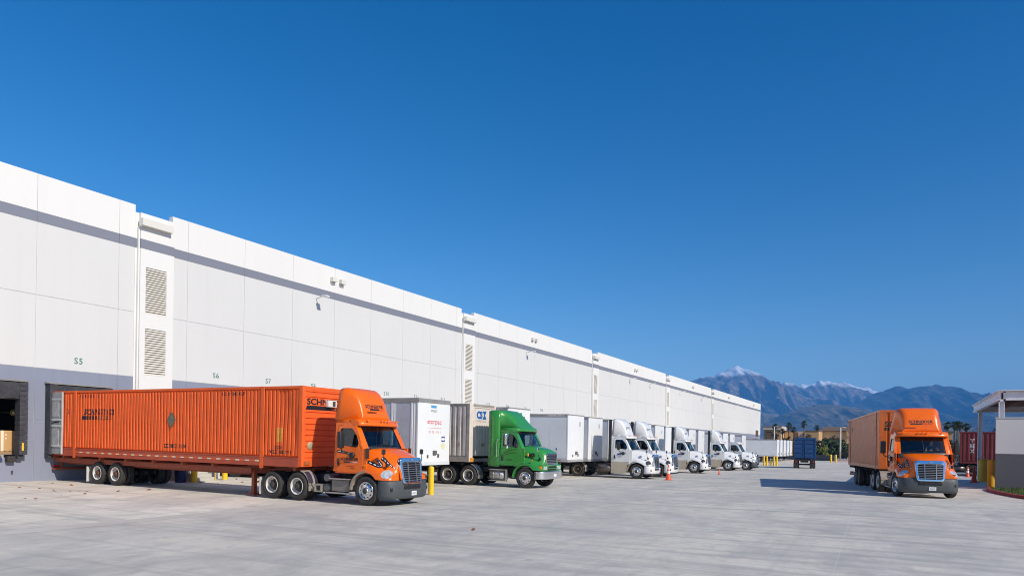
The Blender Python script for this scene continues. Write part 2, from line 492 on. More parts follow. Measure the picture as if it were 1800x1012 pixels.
def person_driver(loc, rz):
    """seated driver behind the wheel: one continuous skinned body, hair and shirt as children"""
    P = {'pelvis': (-.0, 0, .10), 'waist': (.0, 0, .28), 'chest': (-.03, 0, .50), 'neck': (-.03, 0, .66), 'head0': (-.01, 0, .74), 'head1': (.02, 0, .84), 'crown': (.0, 0, .93),
         'ls': (-.03, .19, .60), 'le': (.12, .27, .38), 'lw': (.36, .17, .44), 'lh': (.44, .14, .47),
         'rs': (-.03, -.19, .60), 're': (.12, -.27, .38), 'rw': (.36, -.17, .44), 'rh': (.44, -.14, .47),
         'lk': (.44, .14, .14), 'lf': (.50, .14, -.28), 'rk': (.44, -.14, .14), 'rf': (.50, -.14, -.28)}
    RAD = {'pelvis': .15, 'waist': .13, 'chest': .15, 'neck': .055, 'head0': .07, 'head1': .085, 'crown': .05, 'ls': .06, 'le': .042, 'lw': .028, 'lh': .036, 'rs': .06, 're': .042, 'rw': .028, 'rh': .036,
           'lk': .065, 'lf': .05, 'rk': .065, 'rf': .05}
    E = [('pelvis', 'waist'), ('waist', 'chest'), ('chest', 'neck'), ('neck', 'head0'), ('head0', 'head1'), ('head1', 'crown'), ('chest', 'ls'), ('ls', 'le'), ('le', 'lw'), ('lw', 'lh'),
         ('chest', 'rs'), ('rs', 're'), ('re', 'rw'), ('rw', 'rh'), ('pelvis', 'lk'), ('lk', 'lf'), ('pelvis', 'rk'), ('rk', 'rf')]
    names = list(P)
    for sd, sy in (('l', 1), ('r', -1)):          # five fingers per hand, curled on the rim
        for k in range(5):
            a = f'{sd}f{k}a'; b = f'{sd}f{k}b'
            yy = sy * (.14 - .028 * (k - 1.5)); zz = .47
            P[a] = (.485, yy, zz + .012 * (2 - abs(k - 2))); P[b] = (.51, yy, zz - .02 - .004 * k)
            if k == 4: P[a] = (.46, sy * .10, .45); P[b] = (.49, sy * .085, .47)
            RAD[a] = .010; RAD[b] = .008; E += [(f'{sd}h', a), (a, b)]; names += [a, b]
    me = bpy.data.meshes.new('person')
    me.from_pydata([P[n] for n in names], [(names.index(a), names.index(b)) for a, b in E], [])
    o = bpy.data.objects.new('person', me); COL.objects.link(o)
    o.modifiers.new('Skin', 'SKIN'); 
    me.skin_vertices.new() if not me.skin_vertices else None
    for i, n in enumerate(names):
        sv = me.skin_vertices[0].data[i]; sv.radius = (RAD[n], RAD[n]); sv.use_root = (n == 'pelvis')
    sb = o.modifiers.new('Sub', 'SUBSURF'); sb.levels = 1; sb.render_levels = 2
    me.materials.append(M('skin', (.50, .29, .20), .6, var=.1))
    o.location = loc; o.rotation_euler = (0, 0, rz)
    tag(o, 'driver in a dark shirt sitting behind the windscreen of the orange truck under way', 'person')
    h = MB(); h.ellipsoid((-.02, 0, .865), (.10, .095, .10)); h.build('hair', flat('dark_hair', (.03, .02, .015), .8), o)
    f = MB(); f.ellipsoid((.115, 0, .80), (.018, .014, .022)); f.ellipsoid((.098, .035, .825), (.01, .016, .009)); f.ellipsoid((.098, -.035, .825), (.01, .016, .009)); f.ellipsoid((.105, 0, .765), (.01, .03, .008))
    f.build('face', flat('skin_shade', (.36, .19, .13), .6), o)
    s = MB(); s.smooth = True
    ring = lambda z, rx, ry, cx: [(cx + rx * math.cos(2 * PI * k / 16), ry * math.sin(2 * PI * k / 16), z) for k in range(16)]
    s.loft([ring(.06, .16, .2, 0), ring(.28, .145, .19, 0), ring(.5, .165, .23, -.02), ring(.60, .12, .23, -.03), ring(.655, .07, .09, -.03)])
    s.build('shirt', M('dark_shirt', (.03, .04, .07), .8), o)
    return o

def tractor(label, loc, rz, ry=0.0, kind='orange', wb=3.75, steer=0.0, group='truck tractors', paint=None, lettering=None, high=True, number=''):
    """conventional day-cab tractor; origin on the ground under the steer axle, x forward, y to its left"""
    G = kind == 'green'; W = kind == 'white'; O = kind == 'orange'; Pn = kind == 'plain'
    body = paint
    T = empty('truck_tractor', loc, rz, ry, label, 'truck', group)
    zc = .86
    # ---- frame
    f = MB()
    for s in (-1, 1): f.box(-wb - 1.15, 1.0, s * .43 - .04, s * .43 + .04, .66, .92)
    for x in (-wb - 1.1, -wb - .6, -wb + .6, -2.0, -1.0): f.box(x, x + .08, -.389, .389, .68, .9)
    f.box(-.12, .12, -.85, .85, .42, .56)
    for x in (-wb - .62, -wb + .62):
        f.cyl((x, -.8, .49), (x, .8, .49), .09); f.ellipsoid((x, 0, .5), (.26, .22, .24))
    f.box(-1.25, .9, -.42, .42, .5, .655)            # engine / gearbox mass under cab
    f.build('chassis_frame', CHASSIS, T)
    fw = MB(); fw.prism([(-wb - .55, .93), (-wb - .15, 1.10), (-wb + .45, 1.14), (-wb + .5, 1.06), (-wb + .3, .93)], 'xz', -.42, .42)
    fw.build('fifth_wheel', CHASSIS, T)
    # ---- wheels
    rim_s = {'orange': POLISHED, 'green': POLISHED, 'white': POLISHED, 'plain': POLISHED}[kind]
    rim_d = RIMWHITE if (O or G) else RIMBROWN
    for s in (-1, 1):
        wheel(T, 0, s, False, rim_s, steer=steer)
        for x in ((-wb + .62, -wb - .62) if not W else (-wb + .0,)): wheel(T, x, s, True, rim_d, tex='dish', hub=HUBDARK)
    # ---- hood
    cs = .5 if (W or Pn) else (.2 if G else 0.16)
    HS = [((x - cs * (1.14 - x) / 1.2 if x < 1.14 and x > .30 else (x - cs if x <= .3 else x)), *r_) for x, *r_ in (HOOD_G if G else HOOD_A)]
    if cs: HS = [(x if not -.6 < x < .6 else x, *r_) for x, *r_ in HS]
    hm = hood_mesh(HS, zmin=.86)
    hood = hm.build('hood', body, T)
    hb = bvh_of(hood)
    # ---- rear part of the wheel arch, under the door
    a = MB(); 
    for s in (-1, 1):
        rr = []
        for k in range(9):
            t = R(92 + k * 10.8); c, sn = math.cos(t), math.sin(t)
            rr.append([(c * .62, s * 1.17, .47 + sn * .62), (c * .70, s * 1.17, .47 + sn * .70), (c * .70, s * .85, .47 + sn * .70), (c * .62, s * .85, .47 + sn * .62)])
        a.loft(rr)
    halves(a, 'wheel_arch', body if (G) else M('dusty_arch', (.36, .29, .22), .6, var=.15, dirt=.4), T)
    # ---- cab shell
    c = MB()
    c.box(-1.28, -1.24, -1.06, 1.06, 1.10, 2.72)                                                          # back wall
    c.box(-1.24, .0, -1.1, 1.1, 1.04, 1.09)                                                               # floor
    for s in (-1, 1):
        F = lambda x, z, d, s=s: (x, side_y(z, s, d), z)
        pts = [(-1.28, 1.10), (-1.14, 1.10), (-1.15, 1.9), (-1.14, 2.70), (-1.28, 2.72)]
        c.loft([[F(x, z, 0) for x, z in pts], [F(x, z, .06) for x, z in pts]])
        # A pillar between door and windscreen
        zz = [1.90, 2.1, 2.3, 2.5, 2.70]
        ra = []
        for z in zz:
            xd = -.0 - (z - 1.90) * .478 + .01
            xw = ws_x(.95, z) + .0
            ra.append([(xd, side_y(z, s, 0), z), (xw - .03, side_y(z, s, .03), z), (xw + .035, s * (.99 - .05 * (z - 1.9) / .8), z), (xw + .05, s * (.90 - .04 * (z - 1.9) / .8), z), (xd, side_y(z, s, .09), z)])
        c.loft(ra)
        pts = [(-.02, 1.10), (.16, 1.10), (.16, 1.9), (.0, 1.905), (.02, 1.5)]
        c.loft([[F(x, z, 0.004) for x, z in pts], [F(x, z, .06) for x, z in pts]])
        c.loft([[(-1.28, side_y(2.68, s), 2.68), (-.30, side_y(2.68, s), 2.68), (-.30, side_y(2.76, s), 2.76), (-1.28, side_y(2.76, s), 2.76)], [(-1.28, side_y(2.68, s, .06), 2.68), (-.30, side_y(2.68, s, .06), 2.68), (-.30, side_y(2.76, s, .06), 2.76), (-1.28, side_y(2.76, s, .06), 2.76)]])
    cab = c.build('cab', body, T)
    # roof cap + visor
    r = MB(); r.smooth = True
    def plan(inset, z, fx):
        pts = [(-1.28 + inset, -1.05 + inset), (-1.28 + inset, 1.05 - inset)]
        fr = []
        for k in range(9):
            y = (1.05 - inset) * (1 - k / 4)
            fr.append((fx - .16 * abs(y / 1.05) ** 2.5, y))
        return [(x, y, z) for x, y in pts + fr]
    fx = -.14
    r.loft([plan(0, 2.72, fx), plan(.0, 2.80, fx + .01), plan(.03, 2.86, fx - .02), plan(.12, 2.90, fx - .12)])
    roof = r.build('cab_roof', body, T)
    if not G:
        v = MB(); v.smooth = True
        rr = []
        for k in range(13):
            y = -1.06 + 2.12 * k / 12; q = .24 * abs(y / 1.06) ** 2.6
            xb = -.33 - q
            rr.append([(xb, y, 2.72), (xb + .30, y, 2.665), (xb + .33, y, 2.70), (xb + .27, y, 2.82), (xb + .1, y, 2.885), (xb - .1, y, 2.90)])
        v.loft(rr)
        vis = v.build('sun_visor', body, T)
    for k, y in enumerate((-.78, -.17, 0, .17, .78)):
        m = MB(); x0 = (.02 if not G else -.21) - (.12 if abs(y) > .5 else .01)
        m.box(x0 - .06, x0 + .03, y - .04, y + .04, 2.84, 2.875)
        m.build('marker_lamp', AMBER, T, bevel=.01)
    # ---- doors with windows
    for s in (-1, 1):
        d = MB()
        ring_panel(d, DOOR_O, WIN, lambda x, z, dd, s=s: (x, side_y(z, s, dd - .012), z), .05)
        dr = d.build('door', body, T)
        w = MB(); w.poly([(x, side_y(z, s, .012), z) for x, z in WIN]); w.build('window', GLASSD, dr)
        # black seal round the glass
        b = MB()
        wi = [(x * .96 - .026, 2.26 + (z - 2.26) * .93) for x, z in WIN]
        ring_panel(b, WIN, wi, lambda x, z, dd, s=s: (x, side_y(z, s, dd - .016), z), .01); b.build('window_seal', BLACKPLASTIC, dr)
        h = MB(); h.ellipsoid((-1.04, side_y(1.42, s, -.03), 1.42), (.045, .03, .16)); h.build('handle', BLACKPLASTIC, dr)
        if not G: mirror_arm(T, -.66, s, 2.46, BLACKPLASTIC)
        else:
            mm = MB(); mm.box(-.07, .05, s * 1.5 - .12, s * 1.5 + .12, 2.08, 2.60); o = mm.build('door_mirror', CHROME, T, (-.62, 0, 0), bevel=.03)
            aa = MB(); aa.tube([(0, s * 1.5, 2.6), (0, s * 1.5, 2.68), (.05, s * 1.1, 2.70)], .014); aa.tube([(0, s * 1.5, 2.08), (0, s * 1.48, 1.94), (.1, s * 1.12, 1.9)], .014); aa.build('mirror_arm', CHROME, o)
            mm = MB(); mm.ellipsoid((0, s * 1.48, 1.95), (.08, .11, .09)); mm.build('round_mirror', CHROME, T, (-.60, 0, 0))
    # ---- windscreen
    n = 16; outer = []; inner = []
    def loop(w0, w1, z0, z1):
        pts = [(-w0 + 2 * w0 * k / 7, z0) for k in range(8)] + [(w1 - 2 * w1 * k / 7, z1) for k in range(8)]
        return pts
    fr = MB()
    ring_panel(fr, loop(.965, .925, 1.885, 2.72), loop(.915, .86, 1.95, 2.66), lambda y, z, d: (ws_x(y, z) - d + .012, y, z), .03)
    wf = fr.build('windscreen_frame', BLACKPLASTIC, T)
    g = MB(); g.smooth = True
    rows = []
    for j in range(5):
        t = j / 4; z = 1.93 + .73 * t; w0 = .93 - .05 * t
        rows.append([(ws_x(-w0 + 2 * w0 * k / 12, z), -w0 + 2 * w0 * k / 12, z) for k in range(13)])
    g.loft(rows, False, False, False)
    g.build('windscreen', GLASS, wf)
    wp = MB()
    for y0, y1 in ((-.7, -.05), (-.05, .6)): wp.cyl((ws_x(y0, 1.96) + .03, y0, 1.96), (ws_x(y1, 2.08) + .03, y1, 2.08), .012, n=5)
    wp.box(ws_x(0, 2.3) - .2, ws_x(0, 2.3) - .195, -.01, .01, 1.95, 1.96)
    wp.cyl((ws_x(0, 1.95) + .016, 0, 1.95), (ws_x(0, 2.65) + .016, 0, 2.65), .012, n=5)
    wp.build('wiper', BLACKPLASTIC, wf)
    # ---- interior
    i = MB()
    i.box(-1.235, -1.20, -1.0, 1.0, 1.10, 2.70); i.box(-1.20, -.30, -1.0, 1.0, 2.64, 2.70); i.box(-1.2, .0, -1.04, 1.04, 1.091, 1.12)
    for s in (-1, 1): i.box(-1.2, -.02, s * 1.085 - .01, s * 1.085 + .01, 1.12, 1.90); i.box(-1.2, -1.06, s * 1.045 - .01, s * 1.045 + .01, 1.90, 2.64)
    i.build('cab_lining', flat('lining_dark', (.035, .035, .038), .9), T)
    i = MB()
    i.prism([(.02, 1.5), (.02, 1.93), (-.2, 1.96), (-.42, 1.86), (-.42, 1.5)], 'xz', -1.0, 1.0)
    i.build('dashboard', DASH, T)
    for s in (-1, 1):
        i = MB(); i.box(-1.12, -.62, s * .52 - .26, s * .52 + .26, 1.45, 1.62); i.box(-1.18, -1.02, s * .52 - .25, s * .52 + .25, 1.62, 2.32); i.box(-1.16, -1.06, s * .52 - .13, s * .52 + .13, 2.34, 2.52)
        i.build('seat', SEAT, T, bevel=.04)
    i = MB()
    cx, cy, cz = -.44, .52, 1.98
    pts = [Vector((cx + .12 * math.sin(t) * 1.0, cy + .23 * math.cos(t), cz + .2 * math.sin(t))) for t in [2 * PI * k / 20 for k in range(21)]]
    i.tube(pts, .016, 6); i.tube([(cx + .01, cy - .2, cz), (cx, cy, cz - .03), (cx + .01, cy + .2, cz)], .02, 6); i.tube([(cx, cy, cz - .03), (-.15, cy, 1.8)], .03, 6)
    i.build('steering_wheel', BLACKPLASTIC, T)
    # ---- grille
    if not G:
        def gx(z): return 1.165 + (1.60 - z) * .185
        def gpt(y, z, d): return (gx(z) + d - .06 * (y / .58) ** 2, y, z)
        def trap(wt, wb_, z0, z1, r_=.1):
            p = []
            for (cx_, cz_, a0) in ((wt - r_, z1 - r_, 0), (-wt + r_, z1 - r_, 90), (-wb_ + r_, z0 + r_, 180), (wb_ - r_, z0 + r_, 270)):
                for k in range(4):
                    t = R(a0 + 30 * k); p.append((cx_ + r_ * math.cos(t), cz_ + r_ * math.sin(t)))
            return p
        gm = MB()
        ring_panel(gm, trap(.60, .54, .74, 1.62, .13), trap(.50, .46, .82, 1.48, .08), lambda y, z, d: gpt(y, z, .10 - d), .14)
        gr = gm.build('grille', CHROME, T, bevel=.012)
        k2 = MB()
        k2.slot(0); k2.loft([[gpt(y, z, -.03) for y, z in trap(.52, .48, .80, 1.50, .08)], [gpt(y, z, .035) for y, z in trap(.52, .48, .80, 1.50, .08)]])
        k2.build('radiator_screen', flat('radiator_dark', (.012, .013, .016), .7), gr)
        k3 = MB()
        nb = 9
        for k in range(nb):
            z = .86 + k * (1.45 - .86) / (nb - 1); w = .455 + .04 * (z - .82) / .66
            rows = []
            for q in range(9):
                y = -w + 2 * w * q / 8
                rows.append([gpt(y, z - .010, .04), gpt(y, z - .007, .085), gpt(y, z + .008, .075), gpt(y, z + .011, .04)])
            k3.loft(rows)
        for y in (-.22, .22):
            k3.loft([[gpt(y * 1.0 - .014, z, .095), gpt(y + .014, z, .095), gpt(y + .014, z, .04), gpt(y - .014, z, .04)] for z in (.82, 1.0, 1.2, 1.4, 1.49)])
        k3.build('grille_bar', M('bar_satin', (.42, .42, .43), .38, .75, var=.1, vs=6), gr)
        if O:
            e = MB(); e.ellipsoid(gpt(0, 1.55, .10), (.012, .07, .025)); e.build('badge', M('badge_red', (.5, .45, .45), .2, .6), gr)
    else:
        gm = MB()
        def sq(w, z0, z1, c_): return [(-w + c_, z0), (w - c_, z0), (w, z0 + c_), (w, z1 - c_), (w - c_, z1), (-w + c_, z1), (-w, z1 - c_), (-w, z0 + c_)]
        ring_panel(gm, sq(.60, 1.12, 1.70, .1), sq(.54, 1.17, 1.65, .08), lambda y, z, d: (1.12 - d - .05 * (y / .6) ** 2, y, z), .10)
        gr = gm.build('grille', CHROME, T, bevel=.012)
        k2 = MB(); k2.loft([[(1.05, y, z) for y, z in sq(.55, 1.16, 1.66, .08)], [(1.06, y, z) for y, z in sq(.55, 1.16, 1.66, .08)]]); k2.build('radiator_screen', flat('radiator_dark', (.012, .013, .016), .7), gr)
        k3 = MB()
        for k in range(6):
            z = 1.21 + k * .08; k3.box(1.061, 1.10, -.53, .53, z - .017, z + .017)
        k3.build('grille_bar', CHROME, gr, bevel=.006)
        n1 = MB(); n1.smooth = False
        n1.prism([(.75, .84), (1.06, .84), (1.09, .9), (1.10, 1.11), (1.03, 1.13), (.75, 1.13)], 'xz', -1.06, 1.06)
        nb = n1.build('nose_panel', body, T, bevel=.02)
        n2 = MB(); n2.box(1.092, 1.112, -.42, .42, .98, 1.07); n2.box(1.085, 1.107, -.46, .46, .87, .94); n2.build('lower_vent', flat('radiator_dark', (.012, .013, .016), .7), nb)
    # ---- headlights, indicators
    for s in (-1, 1):
        h = MB()
        if not G:
            h.smooth = True
            # almond lens lying on the fender corner, draped on the hood
            rings = []
            for k in range(9):
                t = k / 8; x = .70 + .50 * t
                zc_ = 1.10 - .10 * t; hh = .012 + .13 * math.sin(PI * min(1, t * 1.15 + .08)) ** .8
                hh = max(hh, .01)
                row = []
                for j in range(7):
                    z = zc_ + hh * (1 - 2 * j / 6)
                    hit = hb.ray_cast(Vector((x, s * 2, z)), Vector((0, -s, 0)), 2)
                    y = abs(hit[0].y) if hit[0] is not None else 1.0
                    row.append((x, s * (y + .012 + .025 * (1 - (2 * j / 6 - 1) ** 2) * math.sin(PI * t)), z))
                rings.append(row)
            h.loft(rings, False, False, False)
            h.build('headlight', LAMPDARK if W else LAMP, T)
        else:
            h.box(.98, 1.125, s * .78 - .17, s * .78 + .17, .90, 1.08); h.build('headlight', LAMP, T, bevel=.03)
            h = MB(); h.box(.80, 1.06, s * 1.01 - .07, s * 1.01 + .07, .90, 1.08); h.build('indicator', AMBER, T, bevel=.03)
            h = MB(); h.ellipsoid((.42, s * 1.18, 1.33), (.06, .03, .05)); h.build('side_indicator', flat('orange_lens', (.75, .12, .02), .2), T)
    # ---- bumper
    bm_ = {'orange': M('bumper_grey', (.062, .072, .080), .55, var=.1, vs=2, dirt=.25, dcol=(.16, .14, .11)), 'plain': M('bumper_grey'), 'green': CHROME, 'white': M('truck_white')}[kind]
    if not G:
        def outline(ins, fwd=0):
            half = [(.58, 1.16), (.80, 1.16), (.98, 1.13), (1.12, 1.04), (1.22, .92), (1.29, .70), (1.33, .40), (1.345, 0)]
            half = [(x - ins * (.3 if i < 2 else 1) * (0 if i == 0 else 1) + fwd, y - ins * .6) for i, (x, y) in enumerate(half)]
            o_ = half + [(x, -y) for x, y in half[:-1][::-1]]
            return o_
        bb = MB(); bb.smooth = True
        lv = [(.235, .10), (.27, .04), (.36, .01), (.50, 0), (.66, .0), (.80, .03), (.855, .06)]
        if W or Pn: lv = [(.33, .10), (.36, .04), (.42, .01), (.50, 0), (.66, .0), (.80, .03), (.855, .06)]
        bb.loft([[(x, y, z) for x, y in outline(i_)] + [(.58, -.9, z), (.58, .9, z)] for z, i_ in lv])
        bp = bb.build('bumper', bm_, T)
        q = MB(); q.box(1.20, 1.352, -.46, .46, .56, .70); q.build('bumper_vent', flat('radiator_dark', (.012, .013, .016), .7), bp, bevel=.03)
        q = MB()
        for y in (-.2, .2): q.box(1.30, 1.362, y - .02, y + .02, .55, .71)
        q.build('bumper_bar', BLACKPLASTIC if not W else CHROME, bp)
        for s in (-1, 1):
            q = MB(); q.box(1.10, 1.205, s * .92 - .10, s * .92 + .09, .50, .62); q.build('fog_lamp', BLACKPLASTIC, bp, bevel=.02, rot=(0, 0, 0))
        if W or Pn:
            q = MB(); q.box(.55, 1.2, -1.1, 1.1, .24, .325); q.build('air_dam', BLACKPLASTIC, bp, bevel=.03)
        q = MB(); q.box(1.355, 1.362, -.14 + .08, .14 + .08, .34 if O else .42, .49 if O else .57); pl = q.build('number_plate', PLATE, bp)
        marks(pl, 'plate_marks', (1.3625, .08, .41 if O else .49), (0, 1, 0), .2, .06, flat('plate_ink', (.2, .22, .35), .5), 7)
    else:
        bb = MB()
        pts = [(.62, 1.20), (.95, 1.20), (1.12, 1.10), (1.22, .86), (1.25, .4), (1.25, -.4), (1.22, -.86), (1.12, -1.10), (.95, -1.20), (.62, -1.20), (.62, -1.12), (1.0, -1.0), (1.0, 1.0), (.62, 1.12)]
        bb.smooth = True; bb.loft([[(x, y, z) for x, y in pts] for z in (.46, .5, .64, .79, .82)]); bp = bb.build('bumper', flat('bumper_chrome', (.78, .79, .80), .25, .85), T)
        q = MB(); q.box(1.255, 1.262, -.05, .25, .56, .70); pl = q.build('number_plate', PLATE, bp)
    # ---- hood mirrors
    for s in (-1, 1):
        m = MB(); x0, y0, z0 = (.80, 1.0, 1.36) if not G else (.74, .96, 1.42)
        m.box(x0 - .06, x0 + .0, s * (y0 + .06) - .09, s * (y0 + .06) + .09, z0 + .36, z0 + .54)
        o = m.build('hood_mirror', BLACKPLASTIC if not G else CHROME, T, bevel=.03)
        m = MB(); m.tube([(x0 + .04, s * (y0 - .10), z0 - .02), (x0 + .0, s * (y0 + .04), z0 + .15), (x0 - .03, s * (y0 + .06), z0 + .40)], [.03, .018, .014]); m.ellipsoid((x0 + .04, s * (y0 - .08), z0), (.09, .05, .07))
        m.build('mirror_stalk', BLACKPLASTIC, o)
    # ---- roof fairing
    if high:
        prof = [(-1.30, 3.99, 1.11), (-1.12, 4.00, 1.07), (-.92, 3.97, 1.01), (-.72, 3.87, .94), (-.56, 3.72, .88), (-.43, 3.52, .83), (-.33, 3.26, .79), (-.26, 3.02, .76), (-.23, 2.88, .74)]
        prof = [(-1.3 + (x + 1.3) * .86, z, w) for x, z, w in prof]
        if G: prof = [(-1.82, 3.76, 1.20), (-1.35, 3.76, 1.19), (-1.25, 3.73, 1.0), (-1.0, 3.62, .90), (-.78, 3.42, .86), (-.56, 3.16, .84), (-.40, 2.96, .86), (-.24, 2.86, .92)]
        fr_ = MB(); fr_.smooth = True; rr = []
        for x, zt, w in prof:
            zb = 2.86; hgt = zt - zb; rc = min(.24, hgt * .6) if not G else min(.30, hgt * .6)
            ring = [(x, -w, zb)]; wt = w - (.17 * hgt if not G else .04 * hgt)
            for k in range(7):
                t = R(180 - 15 * k); ring.append((x, -wt + rc + rc * math.cos(t), zt - rc + rc * math.sin(t)))
            ring.append((x, 0, zt + .012))
            for k in range(7):
                t = R(90 - 15 * k); ring.append((x, wt - rc + rc * math.cos(t), zt - rc + rc * math.sin(t)))
            ring.append((x, w, zb))
            rr.append(ring)
        fr_.loft(rr, False, False, False)
        me = fr_.build('roof_fairing', body, T)
        sol = me.modifiers.new('Solid', 'SOLIDIFY'); sol.thickness = .03; sol.offset = -1
        fb = bvh_of(me)
    else: fb = None
    # ---- side fairings
    if W or Pn:
        sk = M('skirt_dusty_reflection', (.50, .44, .34), .35, var=.12, vs=1.2, dirt=.3, dcol=(.25, .19, .12), coat=.3)  # tan base colour paints in the ground mirrored by white paint, plus some dust
        if W:
            for s in (-1, 1):
                k_ = MB(); k_.prism([(-1.80, .30), (-.74, .30), (-.70, .5), (-.66, .86), (-.52, 1.085), (-1.80, 1.085)], 'xz', s * 1.10, s * 1.165)
                k_.prism([(-1.80, .30), (-.74, .30), (-.72, .36), (-1.80, .36)], 'xz', s * 1.166, s * 1.19)
                k_.build('side_skirt', sk, T, bevel=.02)
                k_ = MB(); k_.box(-1.50, -1.29, s * 1.155 - .02, s * 1.155 + .02, 1.10, 3.93); k_.build('side_extender', BLACKPLASTIC, T)
                k_ = MB(); k_.box(-1.34, -1.281, s * 1.13 - .025, s * 1.13 + .025, 1.10, 2.85); k_.build('corner_panel', body, T)
        for s in (-1, 1):
            k_ = MB(); k_.cyl((-2.75, s * .86, .62), (-1.82, s * .86, .62), .30, n=20)
            k_.build('fuel_tank', M('tank_dark', (.16, .13, .12), .35, .6, dirt=.3), T)
    if G:
        for s in (-1, 1):
            k_ = MB(); k_.smooth = True
            rows = []
            for z in (1.0, 1.6, 2.2, 2.8, 3.3, 3.70):
                rows.append([(-1.82, s * 1.19, z), (-1.6, s * 1.20, z), (-1.3, s * 1.19, z), (-1.22, s * 1.13, z), (-1.25, s * 1.08, z), (-1.82, s * 1.14, z)])
            k_.loft(rows); k_.build('side_extender', body, T)
            k_ = MB(); k_.tube([(-1.32, s * 1.2, 1.42), (-1.33, s * 1.26, 1.5), (-1.33, s * 1.26, 2.0), (-1.30, s * 1.25, 2.3), (-1.24, s * 1.18, 2.42)], .022); k_.build('grab_handle', CHROME, T)
            k_ = MB(); k_.prism([(-.55, 1.0), (-.25, 1.12), (.0, 1.20), (-.02, 1.3), (-.35, 1.25), (-.62, 1.08)], 'xz', s * 1.12, s * 1.172); k_.build('arch_flare', body, T, bevel=.02)
        for s in (-1, 1):
            k_ = MB(); k_.cyl((-1.95, s * .92, .56), (-1.15, s * .92, .56), .25, n=20)
            for x in (-1.75, -1.35): k_.cyl((x - .03, s * .92, .56), (x + .03, s * .92, .56), .258, n=20)
            k_.build('fuel_tank', ALU, T)
            k_ = MB(); k_.box(-1.98, -1.0, s * 1.05, s * 1.19, .82, .86); k_.box(-1.98, -1.0, s * 1.08, s * 1.20, .28, .32); k_.box(-1.06, -1.0, s * 1.06, s * 1.19, .28, .84); k_.build('step', ALU, T, bevel=.008)
    if O:
        for s in (-1, 1):
            k_ = MB(); k_.box(-1.56, -.78, s * .70 if s > 0 else -1.10, 1.10 if s > 0 else -.70, .40, .80); k_.build('battery_box', M('box_dusty', (.24, .215, .19), .5, .3, var=.2, vs=4, dirt=.4), T, bevel=.02)
            k_ = MB(); k_.box(-1.62, -.70, s * 1.10 - .09, s * 1.10 + .09, .815, .855); k_.box(-1.72, -.70, s * 1.12 - .09, s * 1.12 + .07, .33, .375); k_.build('step', ALU, T, bevel=.01)
            k_ = MB()
            for z in (.86, .52): k_.cyl((-1.80, s * .55, z), (-1.80, s * 1.10, z), .13, n=16)
            k_.build('air_tank', M('tank_grey', (.13, .13, .135), .5, .2, dirt=.3), T)
            k_ = MB(); ring_panel(k_, [(-2.35, .34), (-2.0, .34), (-1.98, .62), (-2.3, .62)], [(-2.28, .39), (-2.06, .39), (-2.05, .57), (-2.26, .57)], lambda x, z, d, s=s: (x, s * (1.14 - d), z), .25); k_.build('step_box', M('step_tan', (.42, .38, .31), .55, .3, dirt=.3), T)
    # quarter fenders / mud flaps at the drive axle
    for s in (-1, 1):
        k_ = MB(); x0 = -wb + (.62 if not W else 0)
        rr = []
        for q in range(5):
            t = R(8 + q * 17); rr.append([(x0 + .56 * math.cos(t), s * y, .49 + .56 * math.sin(t)) for y in (1.16, .70)] + [(x0 + .585 * math.cos(t), s * y, .49 + .585 * math.sin(t)) for y in (.70, 1.16)])
        k_.loft(rr); k_.box(x0 + .55, x0 + .575, s * 1.16 if s < 0 else .70, -.70 if s < 0 else 1.16, .35, .55)
        k_.build('quarter_fender', M('fender_tan', (.40, .36, .31), .5, .2, var=.1, dirt=.3) if not G else M('fender_grey', (.25, .25, .25), .45, .3, dirt=.3), T)
        k_ = MB(); xr = -wb - (.62 if not W else 0) - .60; k_.box(xr - .02, xr, s * 1.2 if s < 0 else .62, -.62 if s < 0 else 1.2, .12, .75); k_.build('mud_flap', M('flap_white', (.55, .53, .49), .7) if O else RUBBER, T)
    # air lines and stack behind the cab
    k_ = MB(); k_.tube([(-1.30, .2, 1.9), (-1.6, .25, 1.45), (-1.9, .1, 1.5), (-2.2, .0, 1.9)], .018, 6); k_.tube([(-1.30, -.1, 1.9), (-1.6, -.1, 1.4), (-1.95, -.05, 1.45), (-2.2, -.1, 1.9)], .018, 6); k_.box(-1.9, -1.3, -.4, .4, .93, 1.02)
    k_.build('air_line', RUBBER, T)
    # ---- writing
    if O:
        for s in (-1, 1):
            dd = 'door_logo'
            xd = (1, 0, 0) if s < 0 else (-1, 0, 0)
            db = None
            yy = side_y(1.5, s, -.014)
            write(dd, 'SCHNEIDER', (-.56, yy, 1.53), xd, (0, 0, 1), .10, .78, INK, T, bold=.03, off=.004)
            o_ = decal_bm(shape_bm([[(-.39, -.02), (-.02, -.02), (-.02, .02), (-.39, .02)]]), 'logo_bar', (-.56, yy, 1.43), xd, (0, 0, 1), INK, T)
            write(dd, 'NATIONAL', (-.56 + .19 * (1 if s < 0 else -1), yy, 1.43), xd, (0, 0, 1), .045, .34, WHITEINK, T, bold=.02)
            marks(T, 'fleet_writing', (-.62, side_y(1.3, s, -.014), 1.29), xd, .45, .035, flat('brown_ink', (.16, .03, .01), .5), 12)
            marks(T, 'fleet_writing', (-.62, side_y(1.2, s, -.014), 1.22), xd, .28, .035, flat('brown_ink'), 8)
            g1 = [(-1.26, 1.79), (-1.05, 1.775), (-.85, 1.745), (-.66, 1.70), (-.48, 1.655)]
            g2 = [(-.14, 1.50), (.02, 1.455), (.18, 1.40), (.34, 1.345), (.47, 1.315), (.52, 1.33), (.50, 1.375), (.42, 1.43), (.34, 1.49), (.33, 1.53)]
            g3 = [(.42, 1.60), (.52, 1.555), (.66, 1.475), (.80, 1.39), (.95, 1.31), (1.08, 1.25)]
            sg = 1 if s < 0 else -1
